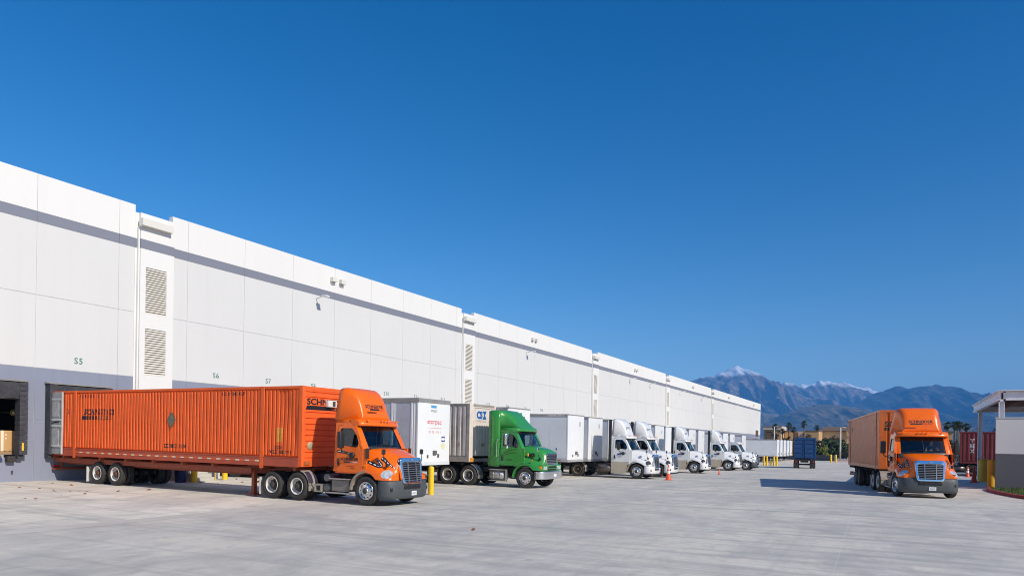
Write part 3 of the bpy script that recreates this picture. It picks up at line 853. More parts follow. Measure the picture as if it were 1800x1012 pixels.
            for path, w, tg in ((g1, .04, None), (g2, .05, hb), (g3, [.055, .07, .05, .035, .022, .012], hb)):
                P_ = [(x * sg, z) for x, z in path]
                if tg is None: decal_bm(shape_bm(band_polys(P_, w)), 'road_stripe', (0, side_y(1.75, s, -.014), 0), xd, (0, 0, 1), INK, T)
                else:
                    decal_bm(shape_bm(band_polys(P_, w)), 'road_stripe', (0, s * 1.3, 0), xd, (0, 0, 1), INK, T, tg, .06, .005, 1.2)
                # white dashes
                dsh = []
                for k in range(len(P_) - 1):
                    a_, b_ = Vector(P_[k]), Vector(P_[k + 1])
                    dsh += band_polys([tuple(a_.lerp(b_, .2)), tuple(a_.lerp(b_, .75))], .012)
                if tg is None: decal_bm(shape_bm(dsh), 'stripe_dash', (0, side_y(1.75, s, -.018), 0), xd, (0, 0, 1), WHITEINK, T)
                else: decal_bm(shape_bm(dsh), 'stripe_dash', (0, s * 1.3, 0), xd, (0, 0, 1), WHITEINK, T, tg, .06, .009, 1.2)
        write('fairing_logo', 'SCHNEIDER', (-.1, 0.0, 3.36), (0, 1, 0), (0, 0, 1), .13, .98, INK, T, fb, bold=.03, cell=.06, maxd=1.2)
        decal_bm(shape_bm([[(-.48, -.025), (.02, -.025), (.02, .035), (-.48, .035)]]), 'logo_bar', (-.1, 0, 3.24), (0, 1, 0), (0, 0, 1), INK, T, fb, .06, .004, 1.2)
        write('fairing_logo', 'NATIONAL', (-.1, .25, 3.24), (0, 1, 0), (0, 0, 1), .05, .42, flat('red_ink', (.45, .03, .01), .5), T, fb, bold=.01, cell=.06, maxd=1.2)
        b = MB()
        for s in (-1, 1): b.ellipsoid((-.05, s * 1.175, 1.33), (.05, .02, .03))
        b.build('side_indicator', AMBER, T)
        for s in (-1, 1):
            v = MB(); v.box(-.03, .13, s * 1.16 - .012, s * 1.16 + .012, 1.56, 1.92); v.build('side_grating', M('grate_dark', (.10, .05, .03), .6), T, bevel=.01)
    if W:
        for s in (-1, 1):
            xd = (1, 0, 0) if s < 0 else (-1, 0, 0)
            decal_bm(shape_bm([[(-.34, -.10), (.30, .06), (.30, .10), (-.34, -.03)], [(-.28, -.02), (.18, .10), (.16, .13), (-.30, .03)]]), 'door_logo', (-.56, side_y(1.6, s, -.014), 1.62), xd, (0, 0, 1), flat('blue_ink', (.03, .05, .33), .5), T)
        if lettering: write('fairing_logo', lettering, (-.1, -.1, 3.36), (0, 1, 0), (0, 0, 1), .20, .95, flat('slate_ink', (.05, .06, .12), .5), T, fb, bold=.01, cell=.08, maxd=1.2, shear=.2)
    if G:
        for s in (-1, 1):
            xd = (1, 0, 0) if s < 0 else (-1, 0, 0)
            marks(T, 'door_writing', (-.70, side_y(1.34, s, -.014), 1.34), xd, .55, .05, flat('dark_green_ink', (.01, .06, .015), .5), 9)
            pth = [(-1.0, 1.66), (-.8, 1.72), (-.6, 1.80), (-.4, 1.86), (-.3, 1.84)]
            decal_bm(shape_bm(band_polys([((x if s < 0 else -x), z) for x, z in pth], .012) + band_polys([((x if s < 0 else -x), z - .1 - .1 * (x + 1)) for x, z in pth], .01)), 'door_emblem', (0, side_y(1.75, s, -.014), 0), xd, (0, 0, 1), flat('dark_green_ink'), T)
            v = MB()
            for k in range(3): v.prism([(.13 + .13 * k, 1.50), (.20 + .13 * k, 1.50), (.20 + .13 * k, 1.64), (.13 + .13 * k, 1.68)], 'xz', s * .93, s * 1.02)
            v.build('hood_vent', BLACKPLASTIC, T)
            v = MB(); v.ellipsoid((.08, s * 1.03, 1.60), (.05, .04, .09)); v.build('side_lamp', AMBER, T)
    def nose(o):
        for v in o.data.vertices:
            if v.co.x > .3: v.co.x = .3 + (v.co.x - .3) * .75
        for c_ in KIDS.get(o.name, []): nose(c_)
    for o in KIDS.get(T.name, []):
        if o.name.split('.')[0] in NOSEPARTS: nose(o)
    if cs:
        for o in KIDS.get(T.name, []):
            if o.name.split('.')[0] in CABPARTS: o.location.x -= cs
    return T
# ================================================================== TRAILERS, CONTAINERS, CHASSIS
def corr_side(L, z0, z1, y, s, pitch, depth, x0, x1, dents=(), flatw=.45):
    """corrugated vertical sheet at y (outer face), looking along s*Y"""
    mb = MB(); n = max(1, round((x1 - x0) / pitch)); p = (x1 - x0) / n; xs = []; sl = .11; va = (1 - flatw - 2 * sl) * .55
    for k in range(n):
        b = x0 + k * p
        xs += [(b, 1), (b + p * va, 1), (b + p * (va + sl), 0), (b + p * (va + sl + flatw), 0), (b + p * (va + 2 * sl + flatw), 1)]
    xs.append((x1, 1))
    zs = [z0, z0 + .06, z0 + .10] + [z0 + .1 + (z1 - z0 - .2) * k / 8 for k in range(1, 8)] + [z1 - .10, z1 - .06, z1]
    rows = []
    for z in zs:
        e = 0 if (z < z0 + .05 or z > z1 - .05) else 1
        row = []
        for x, dd in xs:
            q = depth * dd if e else depth
            b = 0
            for (dx, dz, rx, rz_, am) in dents:
                u = ((x - dx) / rx) ** 2 + ((z - dz) / rz_) ** 2
                if u < 4: b += am * math.exp(-u)
            row.append((x, y - s * (q + b), z))
        rows.append(row)
    mb.loft(rows, False, False, False)
    return mb

def container(label, loc, rz, ry, L, W, H, paint, style, group='shipping containers'):
    """origin: floor level centre of the rear end, x forward"""
    T = empty('shipping_container', loc, rz, ry, label, 'container', group)
    hw = W / 2
    frame = MB()
    for s in (-1, 1):
        frame.box(0, L, s * hw if s < 0 else hw - .07, -hw + .07 if s < 0 else hw, 0, {'csx': .26, 'main': .10}.get(style, .17))
        if style == 'main':
            q = MB(); ya, yb = (s * (hw + .006), -hw + .06) if s < 0 else (hw - .06, hw + .006)
            for a_, b_ in ((.15, 1.885), (2.075, L - 2.075), (L - 1.885, L - .17)): q.box(a_, b_, ya, yb, .101, .29); q.box(a_, b_, ya + min(s, 0) * .012, yb + max(s, 0) * .012, .291, .324); q.box(a_, b_, ya + min(s, 0) * .012, yb + max(s, 0) * .012, -.02, -.001); q.box(a_, b_, ya, yb - .002, .0, .099)
            q.build('bottom_rail', M('rail_redbrown', (.50, .085, .035), .55, var=.12, vs=2, dirt=.35, dcol=(.25, .07, .04)), T)
        frame.box(0, L, s * hw if s < 0 else hw - .07, -hw + .07 if s < 0 else hw, H - .09, H)
        frame.box(L - .16, L + .002, s * hw - .002 if s < 0 else hw - .16, -hw + .16 if s < 0 else hw + .002, 0, H + .003)
        frame.box(-.002, .14, s * hw - .002 if s < 0 else hw - .16, -hw + .16 if s < 0 else hw + .002, 0, H + .003)
        if style == 'main':
            for xp in (1.98, L - 1.98):
                frame.box(xp - .09, xp + .09, s * (hw + .012) if s < 0 else hw - .04, -hw + .04 if s < 0 else hw + .012, -.10, H + .004)
        if style == 'short':
            for xp in (.9, L - 1.0):
                frame.box(xp - .07, xp + .07, s * (hw + .012) if s < 0 else hw - .04, -hw + .04 if s < 0 else hw + .012, -.05, H + .004)
    frame.box(L - .12, L, -hw + .16, hw - .16, 0, .17); frame.box(L - .12, L, -hw + .16, hw - .16, H - .12, H)
    frame.box(0, .12, -hw + .16, hw - .16, 0, .15); frame.box(0, .12, -hw + .16, hw - .16, H - .12, H)
    fr = frame.build('corner_frame', paint if style != 'csx' else M('csx_frame', (.36, .33, .30), .6, var=.15, dirt=.5, dcol=(.22, .12, .06)), T, bevel=.006)
    rf = MB(); rf.box(.01, L - .01, -hw + .02, hw - .02, H - .05, H - .012); rf.box(.02, L - .02, -hw + .03, hw - .03, .03, .10)
    rf.build('roof', M('container_roof', (.16, .12, .10), .7), T)
    zb = {'csx': .26, 'main': .325}.get(style, .17)
    bv = []
    for s in (-1, 1):
        if style == 'main':
            segs = [(.14, 1.89), (2.07, L - 2.07), (L - 1.89, L - .16)]
            dents = [(L - .9, H * .78, .35, .75, .05), (L - .35, H * .45, .18, .5, .04), (L * .3, H * .3, .8, .4, .012), (L * .55, H * .35, .5, .5, .015)]
            mbs = MB()
            for a, b in segs:
                q = corr_side(L, zb, H - .09, s * (hw - .012), s, .198, .046, a, b, dents, flatw=.52)
                o = len(mbs.v); mbs.v += q.v; mbs.f += [tuple(i + o for i in f) for f in q.f]; mbs.m += q.m; mbs.sm += q.sm
            ob = mbs.build('side_panel', paint, T)
        elif style == 'short':
            mbs = MB()
            for a, b in [(.14, .83), (.97, L - 1.07), (L - .93, L - .16)]:
                q = corr_side(L, zb, H - .09, s * (hw - .015), s, .26, .016, a, b, [(L * .4, H * .55, 2.5, .3, .01)], flatw=.5)
                o = len(mbs.v); mbs.v += q.v; mbs.f += [tuple(i + o for i in f) for f in q.f]; mbs.m += q.m; mbs.sm += q.sm
            ob = mbs.build('side_panel', paint, T)
        elif style == 'csx':
            ob = corr_side(L, zb, H - .09, s * (hw - .012), s, .30, .055, .14, L - .16, flatw=.46).build('side_panel', M('csx_side', (.62, .56, .52), .55, var=.1, vs=1.0, dirt=.45, dcol=(.30, .22, .16)), T)
        else:
            ob = corr_side(L, zb, H - .09, s * (hw - .012), s, .36, .05, .14, L - .16, flatw=.36).build('side_panel', paint, T)
        bv.append(bvh_of(ob))
    # rear doors
    rd = MB(); rd.box(.0, .05, -hw + .16, hw - .16, .15, H - .12)
    for y in (-.75, -.3, .3, .75): rd.cyl((-.03, y, .1), (-.03, y, H - .1), .02, n=6)
    rd.build('rear_door', paint, T)
    # front end
    if style == 'main':
        f = MB(); y0, y1 = -hw + .16, hw - .16
        zl = [.17, .30, .335, .50, .535, .70, .735, .90, .935, 1.10, 1.135, 1.30, 1.335, 1.50, 1.535, 1.71, 1.745, 1.93, 1.965, 2.475, 2.51, 2.66, 2.695, H - .12]
        row = []
        for k, z in enumerate(zl):
            row.append(z)
        rows = []
        k = 0
        pts = []
        for a, b in zip(zl[::2], zl[1::2]): pts += [(L - .010, a), (L - .010, b), (L - .045, b + .008), (L - .045, b + .028)]
        pts = [p for p in pts if p[1] <= H - .10]
        f.loft([[(x, y0, z) for x, z in pts], [(x, y1, z) for x, z in pts]], False, False, False)
        fo = f.build('front_panel', paint, T); fb = bvh_of(fo)
        write('front_logo', 'SCHNEIDER', (L, 0, 2.335), (0, 1, 0), (0, 0, 1), .235, 2.15, INK, T, fb, bold=.035, cell=.08)
        decal_bm(shape_bm([[(-1.13, -.075), (1.02, -.075), (1.06, .075), (-1.07, .075)]]), 'logo_bar', (L, 0, 2.115), (0, 1, 0), (0, 0, 1), INK, T, fb, .1)
        write('front_logo', 'NATIONAL', (L + .002, .52, 2.11), (0, 1, 0), (0, 0, 1), .09, .78, M('orange_ink', (.75, .17, .03), .5), T, fb, bold=.02, cell=.08, off=.009)
        b = MB(); b.box(L, L + .16, -.16, .28, 2.17, 2.42); g_ = b.build('tracking_box', flat('box_white', (.78, .76, .70), .5), T, bevel=.015)
        b = MB(); b.box(L + .16, L + .17, .06, .20, 2.20, 2.39); b.build('box_label', flat('label_dark', (.06, .07, .07), .5), g_)
        b = MB()
        for s in (-1, 1): b.box(L + .0, L + .05, s * 1.05 - .14, s * 1.05 + .14, .06, .20)
        halves(b, 'corner_casting', M('casting', (.45, .12, .03), .6), T)
        b = MB(); b.lathe([(.001, .02), (.14, .02), (.15, 0)], (L, -.88, .75), 'x', 14); b.build('placard_holder', M('placard_tan', (.42, .34, .20), .6), T)
        # side marks
        for s, t in ((-1, bv[0]), (1, bv[1])):
            xd = (1, 0, 0) if s < 0 else (-1, 0, 0); yy = s * hw
            cx = 3.72 if s < 0 else L - 4.5
            write('side_logo', 'SCHNEIDER', (cx, yy, 1.93), xd, (0, 0, 1), .27, 2.2, INK, T, t, bold=.06, shear=.25, cell=.05)
            decal_bm(shape_bm([[(-1.15, -.08), (1.0, -.08), (1.04, .08), (-1.11, .08)]]), 'logo_bar', (cx - .1, yy, 1.68), xd, (0, 0, 1), INK, T, t, .05)
            write('side_logo', 'NATIONAL', (cx + .45, yy, 1.68), xd, (0, 0, 1), .09, .95, M('orange_ink'), T, t, bold=.02, cell=.05, off=.008)
            marks(T, 'serial_mark', (3.1, yy, 2.62), xd, 1.6, .12, INK, 10, t)
            marks(T, 'serial_mark', (12.1, yy, 2.62), xd, 1.3, .12, INK, 9, t)
            marks(T, 'handling_mark', (8.75, yy, .58), xd, 1.3, .15, INK, 9, t)
            marks(T, 'handling_mark', (L - 1.15, yy, .66), xd, .45, .10, INK, 5, t)
            marks(T, 'handling_mark', (L - 1.05, yy, .50), xd, 1.15, .12, INK, 10, t)
            write('door_numeral', '3', (1.42, yy, 1.95), xd, (0, 0, 1), .24, .15, INK, T, t, bold=-.01, cell=.05)
            decal_bm(shape_bm([[(0, -.34), (.27, 0), (0, .34), (-.27, 0)]]), 'hazard_placard', (8.55, yy, 1.62), xd, (0, 0, 1), M('placard_grey', (.17, .15, .11), .7, var=.4, vs=12), T)
            decal_bm(shape_bm([[(-.13, -.26), (.13, -.26), (.13, .26), (-.13, .26)]]), 'yellow_sticker', (L - 1.1, yy, 1.12), xd, (0, 0, 1), M('sticker_yellow', (.62, .42, .05), .6, var=.4, vs=10), T, t, .05)
            tape('reflector_tape', T, 2.1, L - 2.1, yy + s * .010, s, .13, .18, [(.30, 1), (.22, 0)], [REFLW, paint])
        # open rear door folded back against the side
        for s in (-1,):
            d = MB(); y = s * (hw + .045)
            d.box(-.02, 1.16, y - .02, y + .02, .04, H - .05)
            dd = d.build('folded_door', M('door_grey', (.40, .40, .39), .55, .2, var=.15, dirt=.3), T)
            d = MB()
            for z0, z1 in ((.42, 1.20), (1.42, 1.48), (1.70, 2.45)): d.prism([(.10, z0), (.14, z0 + .1), (.14, z1 - .1), (.10, z1), (.95, z1), (.88, z1 - .1), (.88, z0 + .1), (.95, z0)], 'xz', y - .035, y - .021)
            d.build('door_recess', M('recess_grey', (.52, .52, .50), .5, .2, var=.2, vs=3, dirt=.3), dd)
            d = MB(); d.box(-.03, .04, y - .05, y - .021, .04, H - .05); d.box(1.09, 1.17, y - .05, y - .021, .04, H - .05)
            for z in (.40, 1.30, 1.58, 2.50): d.box(.04, 1.09, y - .05, y - .021, z - .045, z + .045)
            d.build('door_frame', M('frame_lightgrey', (.70, .70, .67), .5, .2, dirt=.3), dd)
    elif style == 'short':
        f = MB(); rows = []
        n = 7; y0, y1 = -hw + .16, hw - .16; p = (y1 - y0) / n; pts = []
        for k in range(n):
            b = y0 + k * p; pts += [(b, 0), (b + p * .55, 0), (b + p * .65, 1), (b + p * .9, 1)]
        pts.append((y1, 0))
        f.loft([[(L - .012 - .045 * d, y, z) for y, d in pts] for z in (.17, H - .12)], False, False, False)
        fo = f.build('front_panel', paint, T); fb = bvh_of(fo)
        write('front_logo', 'SCHNEIDER', (L, 0, 2.22), (0, 1, 0), (0, 0, 1), .27, 2.0, INK, T, fb, bold=.035, cell=.08)
        decal_bm(shape_bm([[(-1.03, -.075), (1.0, -.075), (1.04, .075), (-1.0, .075)]]), 'logo_bar', (L, 0, 1.98), (0, 1, 0), (0, 0, 1), INK, T, fb, .1)
        for s, t in ((-1, bv[0]), (1, bv[1])):
            xd = (1, 0, 0) if s < 0 else (-1, 0, 0)
            marks(T, 'side_mark', (1.9 if s < 0 else 2.1, s * hw, 2.2), xd, .9, .25, flat('faded_ink', (.10, .05, .035), .6), 5, t)
            marks(T, 'side_mark', (L - 1.25, s * hw, 1.9), xd, .3, .5, flat('faded_ink'), 3, t)
    elif style == 'csx':
        wall = M('csx_white', (.74, .66, .60), .55, var=.06, vs=1.2, dirt=.28, dcol=(.42, .24, .12))
        f = MB(); y0, y1 = -hw + .16, hw - .16; n = 9; p = (y1 - y0) / n; pts = []
        for k in range(n):
            b = y0 + k * p; pts += [(b, 0), (b + p * .6, 0), (b + p * .7, 1), (b + p * .9, 1)]
        pts.append((y1, 0))
        f.loft([[(L - .012 - .03 * d, y, z) for y, d in pts] for z in (.30, 2.05)], False, False, False)
        f.box(L - .05, L - .011, y0, y1, 2.05, H - .12)
        fo = f.build('front_panel', wall, T); fb = bvh_of(fo)
        f = MB(); f.box(L + .003, L + .012, -hw, -hw + .34, .02, H); f.box(L + .003, L + .012, hw - .17, hw, .02, H); halves(f, 'front_post', wall, T)
        blue = flat('blue_logo', (.01, .12, .42), .5)
        write('front_logo', 'CS', (L, -.31, 2.38), (0, 1, 0), (0, 0, 1), .40, .58, blue, T, fb, bold=.06, cell=.08, spacing=.9)
        decal_bm(shape_bm([[(-.20, -.21), (.20, -.21), (.04, 0), (-.04, 0)], [(-.04, 0), (.04, 0), (.20, .21), (-.20, .21)]]), 'front_logo', (L, .18, 2.38), (0, 1, 0), (0, 0, 1), blue, T, fb, .08)
        write('front_logo', 'INTERMODAL', (L, -.12, 2.08), (0, 1, 0), (0, 0, 1), .10, .95, flat('grey_ink', (.35, .40, .45), .5), T, fb, bold=.0, cell=.08)
        marks(T, 'serial_mark', (L - .0, .12, .85), (0, 1, 0), .4, .14, INK, 3, fb)
        f = MB()
        for k in range(9): f.box(L + .001, L + .014, -.75 + k * .2, -.65 + k * .2, H - .20, H - .17)
        f.build('lash_slot', flat('slot_dark', (.25, .2, .17), .8), T)
        b = MB(); b.box(L + .013, L + .05, -1.22, -.85, .0, .22); b.build('corner_casting', M('casting_orange', (.75, .30, .03), .5, var=.2, dirt=.4), T, bevel=.02)
        for s, t in ((-1, bv[0]), (1, bv[1])):
            xd = (1, 0, 0) if s < 0 else (-1, 0, 0)
            write('bay_number', '58', (L - 1.78, s * hw, .98), xd, (0, 0, 1), .28, .42, INK, T, t, bold=-.01, cell=.04)
            marks(T, 'serial_mark', (L - .55, s * hw, .88), xd, .16, .2, flat('rust_ink', (.3, .12, .05), .6), 2, t)
    elif style == 'tex':
        f = MB(); f.box(L - .05, L - .01, -hw + .16, hw - .16, .17, H - .12); f.build('front_panel', M('tan_end', (.42, .28, .13), .6, var=.15, dirt=.3), T)
        for s, t in ((-1, bv[0]), (1, bv[1])):
            xd = (1, 0, 0) if s < 0 else (-1, 0, 0)
            for k, ch in enumerate('TEX'):
                write('side_letter', ch, (.98 if s < 0 else L - .98, s * hw, 2.10 - k * .47), xd, (0, 0, 1), .36, .36, WHITEINK, T, t, bold=.04, cell=.05)
        q = MB(); q.box(.16, L - .16, -hw - .004, -hw + .02, -.02, .045); q.box(.2, L - .2, -hw - .006, -hw + .02, H - .06, H + .02)
        q.build('yellow_rail', M('rail_yellow', (.62, .40, .08), .6, var=.3, vs=5), T)
    return T

def chassis(label, loc, rz, ry, L, paint, axles, floor=1.12, rim=None, legs_x=None, group='container chassis', hw=1.25):
    """skeletal container chassis; origin on the ground at the rear end"""
    T = empty('container_chassis', loc, rz, ry, label, 'chassis', group)
    m = MB()
    for s in (-1, 1):
        m.box(.1, L - 3.2, s * .5 - .07, s * .5 + .07, floor - .42, floor - .13)
        m.box(L - 3.2, L, s * .5 - .07, s * .5 + .07, floor - .18, floor - .03)
        m.prism([(L - 3.6, floor - .42), (L - 3.2, floor - .18), (L - 3.2, floor - .03), (L - 3.6, floor - .13)], 'xz', s * .5 - .065, s * .5 + .065)
    for x in (.0, .9, 2.0, 3.6, 5.4, 7.2, 9.0, 10.8, L - 1.98, L - .3):
        if x < L - .2: m.box(x, x + .12, -hw + .03, hw - .03, floor - .15, floor - .02)
    for s in (-1, 1): m.box(.0, L - 2.6, s * (hw - .22) - .03, s * (hw - .22) + .03, floor - .32, floor - .12) if L > 14 else None
    fr = m.build('frame', paint, T, bevel=.01)
    m = MB(); m.box(-.02, .12, -1.15, 1.15, .50, .60)
    for s in (-1, 1): m.box(.0, .1, s * .8 - .05, s * .8 + .05, .55, floor - .1)
    m.build('rear_guard', paint, T, bevel=.01)
    for s in (-1, 1):
        m = MB(); m.box(-.03, .06, s * 1.02 - .1, s * 1.02 + .1, .62, .72); m.build('tail_lamp', REDLENS, T)
    m = MB()
    for x in axles:
        m.cyl((x, -.85, .49), (x, .85, .49), .07)
        for s in (-1, 1): m.box(x - .35, x + .35, s * .45 - .05, s * .45 + .05, .45, .62); m.box(x - .08, x + .08, s * .45 - .08, s * .45 + .08, .6, floor - .4)
    m.box(axles[0] - .4, axles[-1] + .4, -.08, .08, .46, .6); m.build('suspension', CHASSIS, T)
    for x in axles:
        for s in (-1, 1): wheel(T, x, s, True, rim or RIMWHITE, tex='dish', hub=M('hub_rust', (.12, .05, .025), .6))
    lx = legs_x if legs_x is not None else L - 3.0
    for s in (-1, 1):
        m = MB(); m.box(lx - .07, lx + .07, s * .85 - .07, s * .85 + .07, .12, floor - .15); m.box(lx - .16, lx + .16, s * .85 - .14, s * .85 + .14, .05, .11)
        m.tube([(lx + .07, s * .85, .5), (lx + .9, s * .5, floor - .3)], .03, 6)
        m.build('landing_leg', paint, T)
    m = MB(); m.box(axles[0] - .71, axles[0] - .68, -1.22, -.62, .10, .75); m.box(axles[0] - .71, axles[0] - .68, .62, 1.22, .10, .75); halves(m, 'mud_flap', flat('flap_pale', (.6, .58, .54), .6), T)
    return T

def van_trailer(label, loc, rz, ry, L=15.9, W=2.59, H=4.11, group='dry van trailers', style='plain', axles=(1.6, 2.85), copyof=None, guard=True):
    """dry van trailer; origin on the ground at the rear end, x forward"""
    T = empty('van_trailer', loc, rz, ry, label, 'trailer', group)
    hw = W / 2; zf = 1.12
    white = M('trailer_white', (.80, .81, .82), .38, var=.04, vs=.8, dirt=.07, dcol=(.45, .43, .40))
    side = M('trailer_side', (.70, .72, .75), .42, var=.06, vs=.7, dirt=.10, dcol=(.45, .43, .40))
    m = MB(); m.box(.02, L - .10, -hw + .02, hw - .02, zf + .1, H - .04)
    m.build('box_body', side, T)
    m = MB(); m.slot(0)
    if style == 'posts':
        n = 13; p = (L - .4) / n
        for s in (-1, 1):
            for k in range(n):
                x = .25 + k * p
                m.box(x, x + p * .72, s * (hw - .019) if s < 0 else hw - .05, -hw + .05 if s < 0 else hw - .019, zf + .12, H - .20)
        halves(m, 'side_panel', M('panel_bluegrey', (.50, .53, .60), .45, .1, var=.06, dirt=.1), T)
        m = MB()
        for s in (-1, 1):
            for k in range(n):
                x = .25 + k * p + p * .75
                m.box(x, x + .09, s * (hw) if s < 0 else hw - .03, -hw + .03 if s < 0 else hw, zf + .12, H - .20)
                m.box(x + .16, x + .20, s * (hw - .008) if s < 0 else hw - .03, -hw + .03 if s < 0 else hw - .008, zf + .12, H - .20)
        halves(m, 'side_post', white, T)
    else:
        n = 13; p = (L - .3) / n
        for s in (-1, 1):
            for k in range(n):
                x = .15 + k * p
                m.box(x, x + p - .012, s * (hw - .006) if s < 0 else hw - .03, -hw + .03 if s < 0 else hw - .006, zf + .18, H - .20)
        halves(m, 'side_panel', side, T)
    m = MB()
    for s in (-1, 1): m.box(0, L - .08, s * (hw + .004) if s < 0 else hw - .03, -hw + .03 if s < 0 else hw + .004, H - .21 if style == 'posts' else H - .19, H)
    m.box(L - .08, L + .006, -hw, hw, H - (.20 if style == 'posts' else .07), H); m.box(0, L, -hw + .03, hw - .03, H - .03, H - .005)
    m.build('top_rail', M('rail_grey', (.36, .35, .34), .5, .3, var=.12, dirt=.3), T, bevel=.006)
    m = MB()
    for s in (-1, 1): m.box(0, L - .08, s * (hw + .004) if s < 0 else hw - .04, -hw + .04 if s < 0 else hw + .004, zf - .06, zf + .18)
    m.box(L - .08, L + .004, -hw, hw, zf - .06, zf + .10)
    m.build('bottom_rail', M('rail_pale', (.52, .52, .53), .5, .3, var=.12, dirt=.3) if style != 'posts' else side, T, bevel=.006)
    m = MB(); z0 = zf + .10; z1 = H - (.20 if style == 'posts' else .07)
    pl = [(L - .10, -hw + .001), (L - .03, -hw + .001), (L - .005, -hw + .03), (L, -hw + .09), (L, hw - .09), (L - .005, hw - .03), (L - .03, hw - .001), (L - .10, hw - .001)]
    m.smooth = False; m.loft([[(x, y, z0) for x, y in pl], [(x, y, z1) for x, y in pl]])
    fo = m.build('front_wall', white, T)
    for s in (-1, 1): tape('reflector_tape', T, .4, L - .5, s * (hw + .006), s, zf + .02, zf + .075, [(.3, 0), (.2, 1), (.8, 2)], [REFLR, REFLW, M('rail_pale', (.52, .52, .53), .5, .3, var=.12, dirt=.3)])
    # front fittings
    m = MB(); m.box(L + .0, L + .07, -.13, .13, zf + .42, zf + .62); m.box(L, L + .04, .25, .37, zf + .30, zf + .46); m.box(L, L + .04, -.6, -.5, zf + .28, zf + .42)
    m.build('air_coupling', M('coupling_grey', (.12, .11, .11), .6), T, bevel=.01)
    if style != 'posts':
        m = MB(); m.box(L, L + .006, .50, .62, H - .75, H - .45); m.build('front_placard', M('mark_dark', (.10, .09, .09), .7, var=.4, vs=8), T)
        for s in (-1, 1):
            m = MB(); m.box(L - 1.55, L - .35, s * (hw + .006) - .003, s * (hw + .006) + .003, H - .17, H - .04); m.build('rail_badge', flat('badge_red', (.38, .015, .02), .4), T)
            marks(T, 'badge_writing', (L - .95, s * (hw + .010), H - .105), (1 if s < 0 else -1, 0, 0), .8, .06, WHITEINK, 8)
    else:
        red = flat('red_logo', (.72, .10, .13), .5); pale = flat('pale_red', (.75, .38, .38), .5)
        write('front_logo', 'storpac', (L, -.02, 3.03), (0, 1, 0), (0, 0, 1), .27, 1.15, red, T, bold=.012)
        marks(T, 'logo_line', (L, -.02, 2.78), (0, 1, 0), 1.1, .05, pale, 14)
        marks(T, 'phone_line', (L, -.02, 2.60), (0, 1, 0), 1.15, .10, pale, 12)
        decal_bm(shape_bm([[(-.22, -.06), (.22, -.06), (.22, .06), (-.22, .06)]]), 'blue_sticker', (L, -.1, 3.78), (0, 1, 0), (0, 0, 1), flat('sticker_blue', (.08, .33, .62), .5), T)
        marks(T, 'serial_mark', (L, -.1, 3.58), (0, 1, 0), .5, .10, flat('ink_grey', (.25, .25, .27), .6), 7)
        decal_bm(shape_bm([[(-.14, -.13), (.14, -.13), (.14, -.06), (.07, .02), (.14, .05), (.14, .13), (-.14, .13), (-.14, .05), (-.07, 0), (-.14, -.06)]]), 'blue_sign', (L, .72, 2.28), (0, 1, 0), (0, 0, 1), flat('sign_blue', (.05, .09, .30), .5), T)
        decal_bm(shape_bm([[(-.08, -.06), (.08, -.06), (.08, .06), (-.08, .06)]]), 'sign_gap', (L, .72, 2.28), (0, 1, 0), (0, 0, 1), WHITEINK, T, off=.007)
        decal_bm(shape_bm([[(.16 * math.cos(2 * PI * k / 16), .16 * math.sin(2 * PI * k / 16)) for k in range(16)]]), 'round_sticker', (L, .72, 1.95), (0, 1, 0), (0, 0, 1), flat('sticker_pale_yellow', (.74, .70, .40), .5), T)
    # rear doors and lamps
    m = MB(); m.box(-.03, .02, -hw + .02, hw - .02, zf, H - .05)
    for y in (-.9, -.35, .35, .9): m.cyl((-.06, y, zf + .05), (-.06, y, H - .1), .018, n=6)
    m.build('rear_door', white, T)
    # underframe
    m = MB()
    for s in (-1, 1): m.box(axles[0] - .9, axles[1] + 1.0, s * .5 - .06, s * .5 + .06, .82, 1.05)
    for k in range(14): x = .4 + k * 1.15; m.box(x, x + .06, -1.2, 1.2, zf - .16, zf - .065) if x < L - .2 else None
    m.box(L - 1.5, L - .3, -.6, .6, zf - .13, zf - .065)
    for x in axles:
        m.cyl((x, -.85, .49), (x, .85, .49), .07)
        for s in (-1, 1): m.box(x - .3, x + .3, s * .48 - .05, s * .48 + .05, .45, .82)
    m.build('underframe', CHASSIS, T)
    for x in axles:
        for s in (-1, 1): wheel(T, x, s, True, RIMWHITE, tex='dish')
    for s in (-1, 1):
        m = MB(); m.box(L - 2.95, L - 2.8, s * .75 - .07, s * .75 + .07, .22, zf - .16); m.box(L - 3.05, L - 2.7, s * .75 - .13, s * .75 + .13, .16, .22); m.tube([(L - 2.8, s * .75, .5), (L - 2.1, s * .5, zf - .17)], .03, 6)
        m.build('landing_leg', CHASSIS, T)
    m = MB(); m.box(.02, .10, -1.1, 1.1, .48, .58)
    for s in (-1, 1): m.box(.03, .09, s * .6 - .05, s * .6 + .05, .58, zf - .1)
    m.build('rear_guard', CHASSIS, T)
    return T
